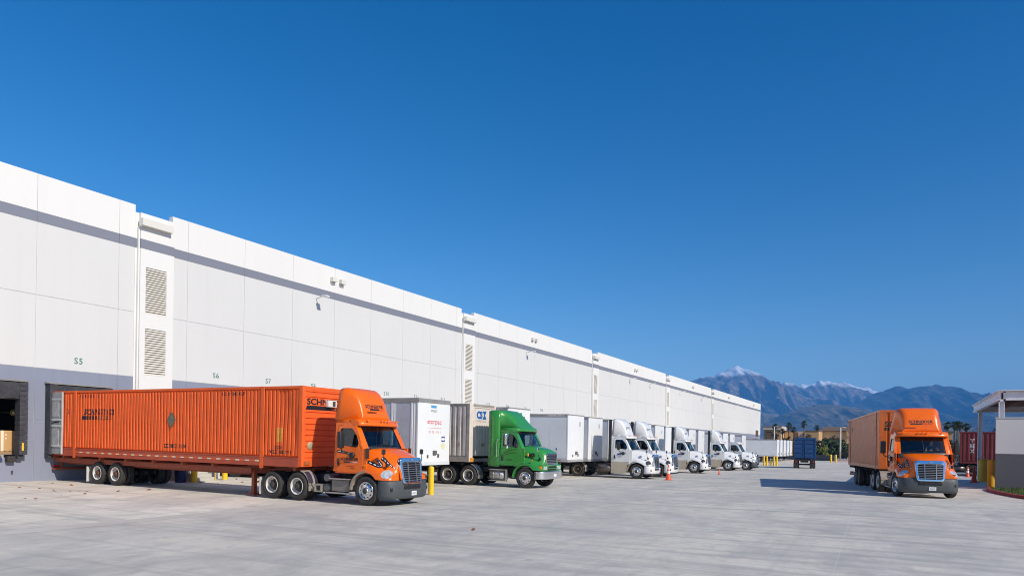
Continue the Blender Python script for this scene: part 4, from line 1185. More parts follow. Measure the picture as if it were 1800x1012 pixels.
# ================================================================== WORLD, SUN, CAMERA
SUN_DIR = Vector((-1.0, 0.26, -0.71)).normalized()          # the way the light travels
elev = math.asin(-SUN_DIR.z)
w = bpy.data.worlds.new('World'); SC.world = w; w.use_nodes = True
nt = w.node_tree
for n in list(nt.nodes): nt.nodes.remove(n)
wo = N(nt, 'ShaderNodeOutputWorld'); bg = N(nt, 'ShaderNodeBackground'); sky = N(nt, 'ShaderNodeTexSky')
sky.sky_type = 'NISHITA'; sky.sun_disc = False; sky.sun_elevation = elev
tosun = -SUN_DIR
sky.sun_rotation = math.atan2(tosun.x, tosun.y)
sky.altitude = 3000; sky.air_density = 1.35; sky.dust_density = 4.5; sky.ozone_density = 1.7
bg.inputs[1].default_value = 0.12
hs = N(nt, 'ShaderNodeHueSaturation'); hs.inputs['Saturation'].default_value = 1.49; hs.inputs['Hue'].default_value = 0.506; nt.links.new(sky.outputs[0], hs.inputs['Color']); nt.links.new(hs.outputs[0], bg.inputs[0]); nt.links.new(bg.outputs[0], wo.inputs[0])
sd = bpy.data.lights.new('sun', 'SUN'); sd.energy = 4.6; sd.angle = R(0.53); sd.color = (1.0, .925, .80)
so = bpy.data.objects.new('sun', sd); COL.objects.link(so); so.location = (30, -20, 60)
so.rotation_euler = SUN_DIR.to_track_quat('-Z', 'Y').to_euler()
SC.view_settings.view_transform = 'Standard'; SC.view_settings.look = 'None'; SC.view_settings.gamma = 1; SC.view_settings.exposure = 0.0
cd = bpy.data.cameras.new('camera'); co = bpy.data.objects.new('camera', cd); COL.objects.link(co); SC.camera = co
cd.sensor_width = 36; cd.sensor_fit = 'HORIZONTAL'; cd.lens = 36 * 1255 / 1800; cd.shift_y = (775.7 - 506) / 1800
cd.clip_start = .1; cd.clip_end = 80000
co.location = (34.2, -16.65, 2.12)
co.matrix_world = Matrix.Translation((34.2, -16.65, 2.12)) @ Matrix.Rotation(R(28.38), 4, 'Z') @ Matrix.Rotation(R(90), 4, 'X') @ Matrix.Rotation(.016, 4, 'Z')

# ================================================================== GROUND
def sheet(name, xs, ys, mat, dz, label=None, hole=None):
    mb = MB(); idx = {}
    for i, x in enumerate(xs):
        for j, y in enumerate(ys): idx[i, j] = len(mb.v); mb.v.append((x, y, zg(x, y) + dz))
    mb.smooth = True
    for i in range(len(xs) - 1):
        for j in range(len(ys) - 1):
            mb.face((idx[i, j], idx[i + 1, j], idx[i + 1, j + 1], idx[i, j + 1]))
    o = mb.build(name, mat); tag(o, label, kind='structure'); return o

gm, nt, b = newmat('dry_ground')
v = coords(nt); c1 = ramp(nt, noise(nt, v, .004, 8, .6), [(.35, (.10, .085, .06)), (.6, (.17, .14, .10))]); nt.links.new(c1, b.inputs['Base Color']); b.inputs['Roughness'].default_value = .95
XS = [-30000, -9000, -3000, -900, -300, -120, -70, 0, 1, 6, 12, 18, 22, 26, 30, 34, 40, 60, 100, 200, 500, 1500, 5000, 12000, 30000]
YS = [-3000, -600, -200, -60, 0, 14, 40, 70, 90, 115, 160, 300, 600, 1500, 4000, 10000, 34000]
sheet('ground', XS, YS, gm, -.012)

cm, nt, b = newmat('yard_concrete'); b.inputs['Roughness'].default_value = .8
v = coords(nt)
big = noise(nt, v, .09, 6, .6); fine = noise(nt, v, 9, 6, .7)
col = mix(nt, ramp(nt, big, [(.3, 0.0), (.7, 1.0)]), (.76, .695, .575), (.88, .805, .675))
col = mix(nt, ramp(nt, fine, [(.35, .0), (.75, .32)]), col, (.45, .43, .40))
# cloudy stains at several sizes
for sc_, seed_, lo, hi, dk, cc in ((.55, 3, .46, .66, .55, (.42, .405, .38)), (1.7, 9, .48, .68, .48, (.40, .385, .36)), (.22, 17, .46, .60, .42, (.44, .425, .40)), (.8, 31, .54, .70, .42, (.82, .795, .75))):
    vv = coords(nt, (1, .62, 1), rot=(0, 0, R(20 + seed_))); st = noise(nt, vv, sc_, 8, .68, .6)
    col = mix(nt, ramp(nt, st, [(lo, 0.0), (hi, dk)]), col, cc)
# long tyre scuffs, two directions
for sc_, rot, lo, dk in (((.05, 1.5, 1), R(12), .51, .50), ((.06, 1.3, 1), R(-24), .53, .42), ((1.2, .05, 1), R(4), .56, .22)):
    vv = coords(nt, sc_, rot=(0, 0, rot)); st = noise(nt, vv, 1.1, 6, .62, .8)
    col = mix(nt, ramp(nt, st, [(lo, 0.0), (lo + .16, dk)]), col, (.33, .32, .30))
# faint turning arcs of lorry tyres
for cx_, cy_, per, wd_ in ((8.0, -44.0, 2.2, .10), (58.0, 22.0, 2.6, .08)):
    tc = N(nt, 'ShaderNodeTexCoord'); sb = N(nt, 'ShaderNodeVectorMath', operation='SUBTRACT'); sb.inputs[1].default_value = (cx_, cy_, 0)
    nt.links.new(tc.outputs['Object'], sb.inputs[0])
    ml = N(nt, 'ShaderNodeVectorMath', operation='MULTIPLY'); ml.inputs[1].default_value = (1, 1, 0); nt.links.new(sb.outputs[0], ml.inputs[0])
    ln = N(nt, 'ShaderNodeVectorMath', operation='LENGTH'); nt.links.new(ml.outputs[0], ln.inputs[0])
    wob = noise(nt, v, .03, 2); ad = N(nt, 'ShaderNodeMath', operation='MULTIPLY_ADD'); ad.inputs[1].default_value = 5.0; nt.links.new(wob, ad.inputs[0]); nt.links.new(ln.outputs['Value'], ad.inputs[2])
    dv = N(nt, 'ShaderNodeMath', operation='DIVIDE'); dv.inputs[1].default_value = per; nt.links.new(ad.outputs[0], dv.inputs[0])
    fr = N(nt, 'ShaderNodeMath', operation='FRACT'); nt.links.new(dv.outputs[0], fr.inputs[0])
    rg = ramp(nt, fr.outputs[0], [(0.0, 0.0), (wd_ * .8, .8), (wd_ * 1.4, .8), (wd_ * 3.0, 0.0)])
    gate = ramp(nt, noise(nt, v, .16, 6, .65), [(.46, 0.0), (.70, .45)])
    mm = N(nt, 'ShaderNodeMath', operation='MULTIPLY'); nt.links.new(rg, mm.inputs[0]); nt.links.new(gate, mm.inputs[1])
    col = mix(nt, mm.outputs[0], col, (.30, .29, .275))
sp = noise(nt, v, 1.3, 3, .5); col = mix(nt, ramp(nt, sp, [(.70, 0.0), (.75, .35)]), col, (.27, .26, .24))
# the older lane beyond the gutter is a little darker than the dock apron
tc = N(nt, 'ShaderNodeTexCoord'); sx0 = N(nt, 'ShaderNodeSeparateXYZ'); nt.links.new(tc.outputs['Object'], sx0.inputs[0])
gt = N(nt, 'ShaderNodeMath', operation='GREATER_THAN'); gt.inputs[1].default_value = 17.0; nt.links.new(sx0.outputs[0], gt.inputs[0])
gm_ = N(nt, 'ShaderNodeMath', operation='MULTIPLY'); gm_.inputs[1].default_value = .20; nt.links.new(gt.outputs[0], gm_.inputs[0])
col = mix(nt, gm_.outputs[0], col, (.30, .30, .30))
# slab joints
mp = N(nt, 'ShaderNodeMapping'); mp.inputs['Rotation'].default_value = (0, 0, R(-1.6)); nt.links.new(tc.outputs['Object'], mp.inputs[0])
sx = N(nt, 'ShaderNodeSeparateXYZ'); nt.links.new(mp.outputs[0], sx.inputs[0])
js = []
for ax, per, off, jw, jc, js_ in ((0, 4.9, 1.15, .03, (.70, .67, .60), .25), (1, 5.4, .6, .02, (.34, .33, .31), .35)):
    a = N(nt, 'ShaderNodeMath', operation='ADD'); a.inputs[1].default_value = off + 500 * per; nt.links.new(sx.outputs[ax], a.inputs[0])
    mo = N(nt, 'ShaderNodeMath', operation='MODULO'); mo.inputs[1].default_value = per; nt.links.new(a.outputs[0], mo.inputs[0])
    lt = N(nt, 'ShaderNodeMath', operation='LESS_THAN'); lt.inputs[1].default_value = jw; nt.links.new(mo.outputs[0], lt.inputs[0])
    jf = N(nt, 'ShaderNodeMath', operation='MULTIPLY'); jf.inputs[1].default_value = js_; nt.links.new(lt.outputs[0], jf.inputs[0])
    col = mix(nt, jf.outputs[0], col, jc)
nt.links.new(col, b.inputs['Base Color']); bump(nt, b, noise(nt, v, 14, 5), .12, .01)
rng = lambda a, b_, s_: [a + (b_ - a) * k / s_ for k in range(s_ + 1)]
sheet('yard_pavement', [-8, 0, 1, 6, 12, 18, 22, 26, 30, 34] + rng(40, 140, 6), [-80, -30, 0, 14, 25, 40, 55, 70, 90, 115, 150, 200, 215], cm, 0)
sheet('gutter_strip', [16.35, 17.05], [-60, 0, 14, 40, 70, 115, 150], M('gutter_tan', (.60, .555, .49), .8, var=.12, vs=.5, dirt=.25, dcol=(.40, .38, .35)), .004)
asph = M('asphalt', (.055, .055, .06), .9, var=.25, vs=.4, bmp=.2, bs_=20)
sheet('parking_lot', [38.6, 60, 100, 135], [59.5, 70, 90, 115, 160, 210], asph, .006)
wl = M('line_white', (.72, .72, .70), .6, var=.1, dirt=.25, dcol=(.3, .3, .3))
for i, (y0, y1) in enumerate(((64.5, 65.6), (70.8, 72.0), (82, 83.4), (100, 101.6))):
    sheet('road_marking', [38.8, 60, 90], [y0, y1], wl, .012)
sheet('apron', [38.7, 60, 80], [51.5, 57.5], M('apron_pale', (.50, .49, .47), .8), .006)

# ================================================================== WAREHOUSE
PIL = [7.12, 37.9, 68.5, 101.2, 134.3]
YEND = 194.0
WH = empty('warehouse', (0, 0, 0), label='long white tilt-up concrete warehouse with a grey band, louvred bays and truck docks', cat='warehouse')
wallw = M('wall_white', (.765, .755, .735), .75, var=.012, vs=.25, bmp=.05, bs_=6)
wallg = M('wall_offwhite', (.665, .66, .65), .75, var=.012, vs=.25, bmp=.05, bs_=6)
wallb = M('wall_bluegrey', (.245, .268, .35), .75, var=.03, vs=.35, dirt=.06, dcol=(.2, .2, .22), bmp=.05, bs_=6)
def streaks(m, s0, col, amt):
    nt = m.node_tree; b = [n for n in nt.nodes if n.type == 'BSDF_PRINCIPLED'][0]; src = b.inputs['Base Color'].links[0].from_socket
    v = coords(nt, (1, 1.6, .07)); f = ramp(nt, noise(nt, v, 1.4, 7, .7), [(.50, 0.0), (.78, amt)])
    v2 = coords(nt, (1, .26, .25)); f2 = ramp(nt, noise(nt, v2, 1.0, 2, .5), [(.40, 0.0), (.60, amt * .7)])
    c = mix(nt, f, src, col); c = mix(nt, f2, c, tuple(x * .93 for x in s0)); nt.links.new(c, b.inputs['Base Color'])
streaks(wallw, (.80, .79, .77), (.60, .58, .54), .16); streaks(wallg, (.70, .695, .685), (.56, .55, .53), .22); streaks(wallb, (.245, .268, .35), (.17, .18, .22), .30)
band = M('band_bluegrey', (.205, .22, .275), .75, var=.02, vs=.3)
joint = flat('joint_grey', (.70, .70, .69), .9)
# docks (centre along Y)
DOCKS = [-8.24, -4.4 + .0, -.55, 3.30, 11.05, 14.89, 18.75, 22.60, 26.46, 30.25, 34.1] + [41.75 + 3.84 * k for k in range(7)] + [72.4 + 3.85 * k for k in range(7)] + [105.2 + 3.9 * k for k in range(7)] + [138.3 + 4 * k for k in range(13)]
def section(y0, y1):
    m = MB(); g = .016
    edges = [y0]
    for d_ in DOCKS:
        e = d_ + 1.93
        if y0 + .5 < e < y1 - .5: edges.append(e)
        if d_ == 3.30 or abs(d_ - 11.05) < .01: pass
    if y0 < 8.3 < y1: edges.insert(1, 9.14)
    if y0 < 39 < y1: edges.insert(1, 39.8)
    edges.append(y1); edges = sorted(set(edges))
    for a, b_ in zip(edges, edges[1:]):
        a += g / 2; b_ -= g / 2
        hole = a < -.55 < b_
        for z0, z1, sl in ((-1.2, 2.72, 2), (2.742, 5.10, 2), (5.122, 8.38, 1), (8.402, 11.66, 1), (11.67, 12.14, 3), (12.14, 13.82, 0)):
            m.slot(sl); xo = {0: .012, 1: 0, 2: 0, 3: .004}[sl]
            if hole and z1 < 5.2:
                h0, h1, zt, zb_ = -1.95, .85, 3.85, 1.20
                if z0 < 0: m.box(-.28, 0, a, b_, z0, zb_); m.box(-.28, 0, a, h0, zb_, z1); m.box(-.28, 0, h1, b_, zb_, z1)
                else: m.box(-.28, 0, a, h0, z0, zt); m.box(-.28, 0, h1, b_, z0, zt); m.box(-.28, 0, a, b_, zt, z1)
            else: m.box(-.28, xo, a, b_, z0, z1)
    m.slot(4)
    if y0 < 0 < y1: m.box(-.26, -.022, y0 + .01, -2.0, -1, 13.6); m.box(-.26, -.022, .9, y1 - .01, -1, 13.6); m.box(-.26, -.022, -2.0, .9, 3.9, 13.6)
    else: m.box(-.26, -.022, y0 + .01, y1 - .01, -1, 13.6)
    return m.build('wall_section', [wallw, wallg, wallb, band, joint], WH)
secs = []
ys_ = -26.0
for p in PIL: section(ys_, p - 1.05); ys_ = p + 1.05
section(ys_, YEND)
louv = M('louvre_blade', (.78, .74, .66), .6, var=.04)
ldark = flat('louvre_dark', (.10, .05, .03), .8)
lv = None
for p in PIL:
    m = MB(); m.slot(0)
    a, b_ = p - 1.05, p + 1.05
    m.box(-.28, .0, a + .003, a + .19, -1.2, 11.66); m.slot(1); m.box(-.28, .0, a + .003, a + .19, 11.66, 12.14); m.slot(0); m.box(-.28, .0, a + .003, a + .19, 12.14, 13.46)
    h0, h1 = p - .56, p + .63
    ops = [(5.24, 7.62), (8.38, 10.75)]
    X1 = .18
    def bb(y0, y1, z0, z1): m.box(-.28, X1, y0, y1, z0, z1)
    bb(a + .19, h0, -1.2, 11.66); bb(h1, b_ - .003, -1.2, 11.66)
    zs_ = [-1.2, 5.24, 7.62, 8.38, 10.75, 11.66]
    for z0, z1 in zip(zs_[::2], zs_[1::2]): bb(h0, h1, z0, z1)
    m.slot(1); m.box(-.28, X1 + .004, a + .19, b_ - .003, 11.66, 12.14); m.slot(0); bb(a + .19, b_ - .003, 12.14, 13.46)
    pl = m.build('pilaster', [wallw, band], WH)
    for z0, z1 in ops:
        m = MB(); m.slot(1); m.box(-.10, -.08, h0, h1, z0, z1); m.slot(0)
        n = 20; st = (z1 - z0) / n
        for k in range(n):
            z = z0 + k * st
            m.prism([(.172, z + st * .06), (.172, z + st * .50), (.07, z + st * .98), (.05, z + st * .90), (.15, z + st * .42), (.155, z + st * .06)], 'xz', h0, h1)
        if lv is None or True: m.build('louvre_vent', [louv, ldark], WH)
    m = MB(); m.box(X1, X1 + .30, a + .19 - .10, b_ - .28, 12.78, 13.14); m.prism([(X1, 12.70), (X1 + .18, 12.78), (X1 + .30, 12.781), (X1, 12.785)], 'xz', a + .09, a + .2)
    bx = m.build('rain_box', M('box_cream', (.72, .70, .64), .6, var=.03), WH, bevel=.01)
    m = MB(); m.box(.02, .12, a + .10, a + .18, -.9, 12.72); m.build('downspout', wallw, bx)
# scuppers
for y in (20.4, 21.25, 50.7, 51.5, 84.2, 85.0, 117.5, 118.3, 150.0, 150.8, 182, 182.8):
    m = MB(); m.box(.012, .30, y - .22, y + .22, 12.82, 13.12); m.box(.012, .10, y - .16, y + .16, 12.66, 12.819); m.build('scupper', M('box_cream'), WH, bevel=.01)
for y in (18.9, 49.5, 82.0, 91.5, 109, 125, 157, 189):
    m = MB(); m.tube([(.0, y, 11.4), (.5, y, 11.52), (.75, y, 11.5)], .03, 6); m.prism([(.6, 11.50), (1.05, 11.44), (1.07, 11.50), (.95, 11.58), (.62, 11.58)], 'xz', y - .16, y + .16); m.build('wall_lamp', M('lamp_white', (.7, .7, .68), .5), WH)
# roof, other walls
m = MB(); m.box(-90, -.29, -26, YEND - .3, 12.2, 12.5); m.box(-90, -.29, -26, -25.7, -1.2, 13.8); m.box(-90, -.29, YEND - .3, YEND, -1.2, 13.8); m.box(-90.3, -90, -26, YEND, -1.2, 13.8)
m.box(-.6, -.29, -25.6, YEND - .31, 12.5, 13.4)
m.build('roof_and_far_walls', wallw, WH)
m = MB(); m.box(.012, .05, 186.5, 190.5, 4.6, 6.3); m.build('dark_hatch', ldark, WH)
# dock numbers
green = flat('number_green', (.015, .16, .10), .6)
S = 5
for d_ in [3.30, 11.05, 14.89, 18.75, 22.60, 26.46, 30.25, 34.1, 41.75, 45.6, 49.4, 53.3]:
    write('dock_number', 'S%d' % S, (.0, d_ + .02, 5.60), (0, 1, 0), (0, 0, 1), .29, None, green, WH, bold=.008, spacing=1.15)
    S += 1
# dock shelters
pad = M('shelter_black', (.040, .041, .050), .7, var=.3, vs=2.5, dirt=.35, dcol=(.12, .12, .13), bmp=.4, bs_=9)
padtop = M('shelter_top', (.30, .28, .26), .7, var=.1)
def shelter(y, first=False):
    m = MB(); m.smooth = False
    for s in (-1, 1):
        ya, yb = y + s * 1.13, y + s * 1.46
        lo, hi = min(ya, yb), max(ya, yb)
        n = 15
        for k in range(n if first else 1):
            z0 = 1.20 + (4.42 - 1.20) * k / (n if first else 1); z1 = 1.20 + (4.42 - 1.20) * (k + 1) / (n if first else 1)
            m.box(.004, .42 + (.012 if k % 2 else 0), lo + .001 * (k % 2), hi - .001 * (k % 2), z0 + .002, z1 - .006)
        m.box(.004, .30, lo, hi - .12, 1.04, 1.20)
    pads = m
    m = MB(); m.loft([[(.004, yy, 3.62), (.36, yy + (0 if abs(yy - y) > 1 else .0), 3.64 + .03 * math.sin(yy * 5)), (.41, yy, 4.0), (.43, yy, 4.36), (.004, yy, 4.42)] for yy in [y - 1.125 + 2.25 * q / 8 for q in range(9)]])
    sh = m.build('dock_shelter', pad, WH); halves(pads, 'side_pad', pad, sh, y, bevel=.012 if first else .02)
    m = MB(); m.prism([(.004, 4.423), (.46, 4.40), (.46, 4.43), (.004, 4.50)], 'xz', y - 1.5, y + 1.5); m.build('shelter_hood', padtop, sh)
    if first:
        m = MB(); m.box(.433, .438, y + 1.22, y + 1.30, 1.38, 1.72); m.build('guide_mark', flat('guide_yellow', (.85, .50, .03), .5), sh)
        m = MB(); m.box(.004, .20, y - 1.15, y + .62, 1.00, 1.18); m.box(.1, .45, y - 1.0, y + .5, 1.18, 1.21); lp = m.build('dock_leveller', M('leveller_grey', (.42, .44, .46), .5, .2, dirt=.2), WH, bevel=.01)
        m = MB(); m.box(.202, .21, y - .6, y + .55, 1.0, 1.05); m.build('leveller_label', flat('label_blue', (.03, .12, .5), .5), lp)
        m = MB(); m.box(.004, .25, y + .75, y + 1.08, .88, 1.14); m.build('dock_bumper', RUBBER, WH, bevel=.03)
        m = MB(); m.cyl((.005, y + 1.05, .45), (.03, y + 1.05, .45), .05, n=10); m.cyl((.005, y + 1.05, .36), (.028, y + 1.05, .36), .035, n=8); m.build('wall_socket', flat('socket_dark', (.06, .06, .07), .6), WH)
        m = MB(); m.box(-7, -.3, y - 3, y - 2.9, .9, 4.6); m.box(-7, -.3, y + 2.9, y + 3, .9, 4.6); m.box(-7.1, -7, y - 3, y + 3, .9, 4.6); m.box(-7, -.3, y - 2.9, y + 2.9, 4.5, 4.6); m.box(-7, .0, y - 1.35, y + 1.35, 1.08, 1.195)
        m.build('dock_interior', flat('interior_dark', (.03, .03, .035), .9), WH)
shelter(-.55, True)
for d_ in DOCKS:
    if d_ > 0 and d_ < 130: shelter(d_)
m = MB()
for d_ in DOCKS:
    if 0 < d_ < 186 and abs(d_ + .55) > .1: pass
# cardboard box on a pallet inside the open door
bxo = empty('cardboard_box', (-.93, .33, 1.352), label='brown cardboard box on a pallet in the open loading door', cat='box')
m = MB(); m.box(-.48, .48, -.50, .50, 0, .90); m.build('carton', M('cardboard', (.62, .36, .15), .8, var=.12), bxo, bevel=.01)
m = MB(); m.box(.482, .49, -.06, .04, 0, .9); m.box(.482, .492, .10, .16, .68, .74); m.box(.482, .492, .10, .16, .52, .58); m.build('tape', flat('tape', (.85, .75, .6), .4), bxo)
plo = empty('pallet', (-.93, .33, 1.20), label='wooden pallet under the brown box in the open loading door', cat='pallet')
m = MB()
for k in range(5): m.box(-.5, .5, -.52 + k * .215, -.38 + k * .215, .13, .15)
for k in range(3): m.box(-.5 + k * .45, -.4 + k * .45, -.52, .52, .0, .13)
m.build('boards', M('pallet_wood', (.40, .25, .12), .85), plo)
wlm = empty('dock_light', (-1.1, 1.08, 3.07), label='round yellow loading light on an arm inside the open dock door', cat='lamp')
m = MB(); m.tube([(.78, .15, .2), (.5, .1, .05), (0, 0, 0), (-.35, -.45, 0)], .025, 6); m.build('arm', flat('arm_dark', (.06, .06, .05), .6), wlm)
m = MB(); m.lathe([(.001, -.12), (.09, -.10), (.14, .0), (.15, .05), (.13, .055)], axis='x', n=16); m.build('shade', flat('light_yellow', (.55, .40, .08), .4), wlm)
m = MB(); m.lathe([(.001, .055), (.07, .05), (.075, .03)], axis='x', n=14); m.build('lens', flat('lens_pale', (.85, .8, .6), .3), wlm)
# the dock bay next to it on the near side has its own door panel in the wall joint pattern

# ================================================================== YARD ITEMS BY THE DOCKS
conc = M('stair_concrete', (.52, .50, .46), .85, var=.06)
st = empty('dock_stairs', (0, 6.9, 0), label='concrete steps climbing to the warehouse wall beside the blue bin', cat='stairs')
m = MB(); m.box(.2, 3.55, -1.1, 0, -.1, 1.18); m.build('landing', conc, st)
for k in range(7):
    m = MB(); m.box(3.55 + .28 * k, 3.55 + .28 * (k + 1), -1.1, 0, -.1, 1.18 - .165 * (k + 1)); m.build('step', conc, st)
m = MB(); m.tube([(.3, -.05, 2.1), (3.55, -.05, 2.1), (5.4, -.05, 1.0)], .025, 6)
for x in (.3, 1.9, 3.5): m.cyl((x, -.05, 1.1), (x, -.05, 2.1), .022, n=6)
m.cyl((5.3, -.05, -.05), (5.3, -.05, 1.06), .022, n=6)
m.build('handrail', YELLOW, st)
lw = MB(); lw.slot(0); lw.box(0.2, 3.42, 8.3, 8.5, -.15, 1.1); lw.slot(1); lw.box(3.42, 3.56, 8.28, 8.52, -.15, 1.12)
tag(lw.build('guard_wall', [wallb, wallg], bevel=.01), 'low blue-grey guard wall with a pale end beside the dock stairs', 'wall')
def barrel():
    o = empty('waste_bin', (4.75, 5.35, zg(4.75, 5.35)), label='dark blue plastic waste bin under the orange container chassis', cat='bin')
    m = MB(); m.lathe([(.24, 0), (.245, .03), (.27, .45), (.29, .80), (.31, .82), (.31, .86), (.28, .86)], n=20); m.lathe([(.001, .01), (.24, .0)], n=20)
    m.build('bin_body', M('bin_blue', (.012, .022, .11), .5, var=.1), o)
    m = MB(); m.lathe([(.32, .85), (.325, .90), (.26, .98), (.001, 1.0)], n=20); m.build('lid', M('bin_blue'), o)
barrel()
def bollard(x, y, h, r, label, group='yellow bollards', col=None, z=None):
    o = empty('bollard', (x, y, zg(x, y) if z is None else z), label=label, cat='bollard', group=group)
    m = MB(); m.lathe([(r * 1.0, -.05), (r, .02), (r, h - r * .55), (r * .92, h - r * .28), (r * .65, h - r * .08), (r * .3, h), (.001, h + .004)], n=20); m.build('post', col or YELLOW, o)
    m = MB(); m.lathe([(r * 1.35, -.03), (r * 1.35, .008), (r * .99, .014)], n=16); m.build('base', conc, o)
    return o
bollard(5.35, 5.62, 1.1, .14, 'yellow bollard standing between the blue bin and the concrete steps')
bollard(4.50, 8.05, 1.1, .13, 'yellow bollard in front of the end of the low blue-grey guard wall')
bollard(17.42, 7.5, 1.17, .115, 'thin yellow bollard right beside the bumper of the parked orange truck')
for k, (x, y, t) in enumerate(((17.75, 88.1, 'outermost pole, facing the white trucks'), (18.2, 87.7, 'second pole, next to the first'), (19.05, 88.4, 'third pole, just past the hydrant'), (19.5, 87.8, 'outermost pole, facing the blue truck'))):
    bollard(x, y, 1.34, .125, 'yellow bollard guarding the hydrant, ' + t, 'bollards round the hydrant')
for x, y, t in ((23.1, 131.5, 'the one farther from the fence'), (23.9, 132.1, 'the one closer to the fence')):
    bollard(x, y, 1.5, .16, 'yellow bollard of the pair at the red kerb, ' + t, 'bollards at the red kerb')
hy = empty('fire_hydrant', (18.65, 88.0, zg(18.65, 88)), label='yellow fire hydrant between four yellow bollards', cat='hydrant')
m = MB(); m.lathe([(.17, 0), (.17, .05), (.11, .07), (.11, .5), (.15, .52), (.15, .56), (.12, .62), (.05, .70), (.001, .71)], n=14); m.build('barrel', YELLOW, hy)
m = MB(); m.cyl((-.22, 0, .42), (.22, 0, .42), .06, n=10); m.cyl((0, -.2, .40), (0, 0, .40), .075, n=10); m.build('outlet', YELLOW, hy)
ORC = M('cone_orange', (.85, .10, .02), .5, var=.05, dirt=.1)
def cone(x, y, h, label, collar=True, dull=False):
    o = empty('traffic_cone', (x, y, zg(x, y) + .006), label=label, cat='traffic cone', group='orange traffic cones')
    c_ = ORC if not dull else M('cone_dull', (.55, .06, .02), .6)
    m = MB(); k = h / .72
    m.lathe([(.135 * k, .03), (.115 * k, .06), (.03 * k, h - .01), (.022 * k, h), (.001, h)], n=18); m.build('cone_body', c_, o)
    m = MB(); m.box(-.18 * k, .18 * k, -.18 * k, .18 * k, 0, .03); m.build('cone_base', c_, o, bevel=.01)
    if collar:
        def rr(z): return (.115 + (z - .06) * (.03 - .115) / (h - .07)) * k + .004
        m = MB()
        for z0, z1 in ((h * .42, h * .60), (h * .70, h * .80)): m.lathe([(rr(z0) if k == 1 else .115 * k + (z0 - .06) * (.03 * k - .115 * k) / (h - .07) + .004, z0), (.115 * k + (z1 - .06) * (.03 * k - .115 * k) / (h - .07) + .004, z1)], n=18)
        m.build('reflective_collar', flat('collar_white', (.8, .8, .78), .5), o)
cone(21.15, 28.9, 1.0, 'tall orange traffic cone in front of the first white truck', True)
cone(21.3, 43.2, .45, 'small orange cone lying low by the front wheel of the third white truck', False)
cone(39.6, 57.0, .92, 'orange traffic cone with white collars on the pale apron past the canopy', True)
cone(38.95, 42.9, 1.15, 'dull orange cone in the shade beside the fat yellow column base', False, True)
# dry leaves on the concrete
lf = M('dry_leaf', (.32, .13, .05), .8, var=.3, vs=30)
lm = None; rl = random.Random(3)
pts = [(rl.uniform(4.5, 13.5), rl.uniform(4.6, 9.5)) for _ in range(26)] + [(rl.uniform(1.5, 9), rl.uniform(-1.2, 1.6)) for _ in range(14)] + [(8.03, -1.9), (8.6, -3.4), (8.9, -3.2), (25.07, -1.68)]
for x, y in pts:
    if lm is None:
        m = MB(); m.loft([[(-.07 + .0, -.0, .02), (-.07, .001, .02)], [(-.03, -.04, .006), (-.03, .04, .012)], [(.02, -.045, .02), (.02, .045, .006)], [(.07, -.002, .035), (.07, .002, .035)]], False, False, False)
        o = m.build('dry_leaf', lf); lm = o
    else: o = lm.copy(); COL.objects.link(o)
    o.location = (x, y, zg(x, y) + .002); o.rotation_euler = (rl.uniform(-.3, .3), rl.uniform(-.3, .3), rl.uniform(0, 6)); s_ = rl.uniform(.7, 1.5); o.scale = (s_, s_, s_)
    tag(o, 'dry brown fallen leaf lying on the concrete yard', 'leaf', 'fallen leaves on the yard')
# ================================================================== VEHICLES
ORANGE_P = M('orange_paint', (.93, .15, .0), .30, var=.05, vs=1.5, coat=.4, spec=.4, dirt=.05, dcol=(.5, .12, .03))
CONT_P = M('container_orange', (.88, .135, .022), .55, var=.10, vs=1.1, dirt=.30, dcol=(.42, .09, .03), spec=.35)
CONT2_P = M('container_orange_dull', (.62, .15, .03), .36, var=.12, vs=1.4, dirt=.4, dcol=(.30, .11, .06))
CHAS_P = M('chassis_red_orange', (.36, .075, .03), .6, var=.15, vs=2, dirt=.4, dcol=(.14, .05, .03))
WHITE_P = M('truck_white', (.78, .78, .77), .28, var=.03, vs=1.2, coat=.5)
GREEN_P = M('green_paint', (.035, .27, .045), .30, var=.06, vs=1.2, coat=.5)
MAROON_P = M('maroon_paint', (.20, .028, .03), .55, var=.15, vs=1.2, dirt=.2, dcol=(.10, .03, .02))
BLACK_P = M('black_paint', (.015, .016, .02), .3, coat=.4)
CSX_P = M('csx_beige', (.62, .56, .52), .55, var=.1, dirt=.4, dcol=(.30, .22, .16))
PY = .0063
# orange combination at the dock
container('orange corrugated container at the dock with its grey rear door folded open', (.06, 3.30, 1.205 + zg(.06, 3.3)), 0, PY, 15.62, 2.60, 2.87, CONT_P, 'main')
chassis('rust orange container chassis under the corrugated container at the dock', (.10, 3.30, zg(.1, 3.3)), 0, PY, 15.4, CHAS_P, (3.45, 4.72), 1.19, RIMWHITE, 12.75)
tractor('orange day-cab truck with a tall roof fairing parked at the dock', (18.55, 3.22, zg(18.55, 3.2) + .01), R(-.4), PY, 'orange', 3.75, 0, paint=ORANGE_P)
# storage trailer, CSX container with green truck
van_trailer('white storage trailer with bluish ribbed sides and red front lettering', (.12, 11.05, zg(.1, 11)), 0, PY, 14.97, 2.6, 4.13, style='posts')
container('dirty white ribbed container with blue lettering behind the green truck', (.10, 14.90, 1.17 + zg(.1, 14.9)), 0, PY, 15.32, 2.6, 2.92, CSX_P, 'csx')
chassis('black chassis carrying the dirty white ribbed container', (.12, 14.90, zg(.1, 14.9)), 0, PY, 15.1, CHASSIS, (1.6, 2.85), 1.155, RIMWHITE, 12.6)
tractor('green day-cab truck with chrome bumper and square grille', (18.50, 14.90, zg(18.5, 14.9) + .01), 0, PY, 'green', 3.80, 0, paint=GREEN_P)
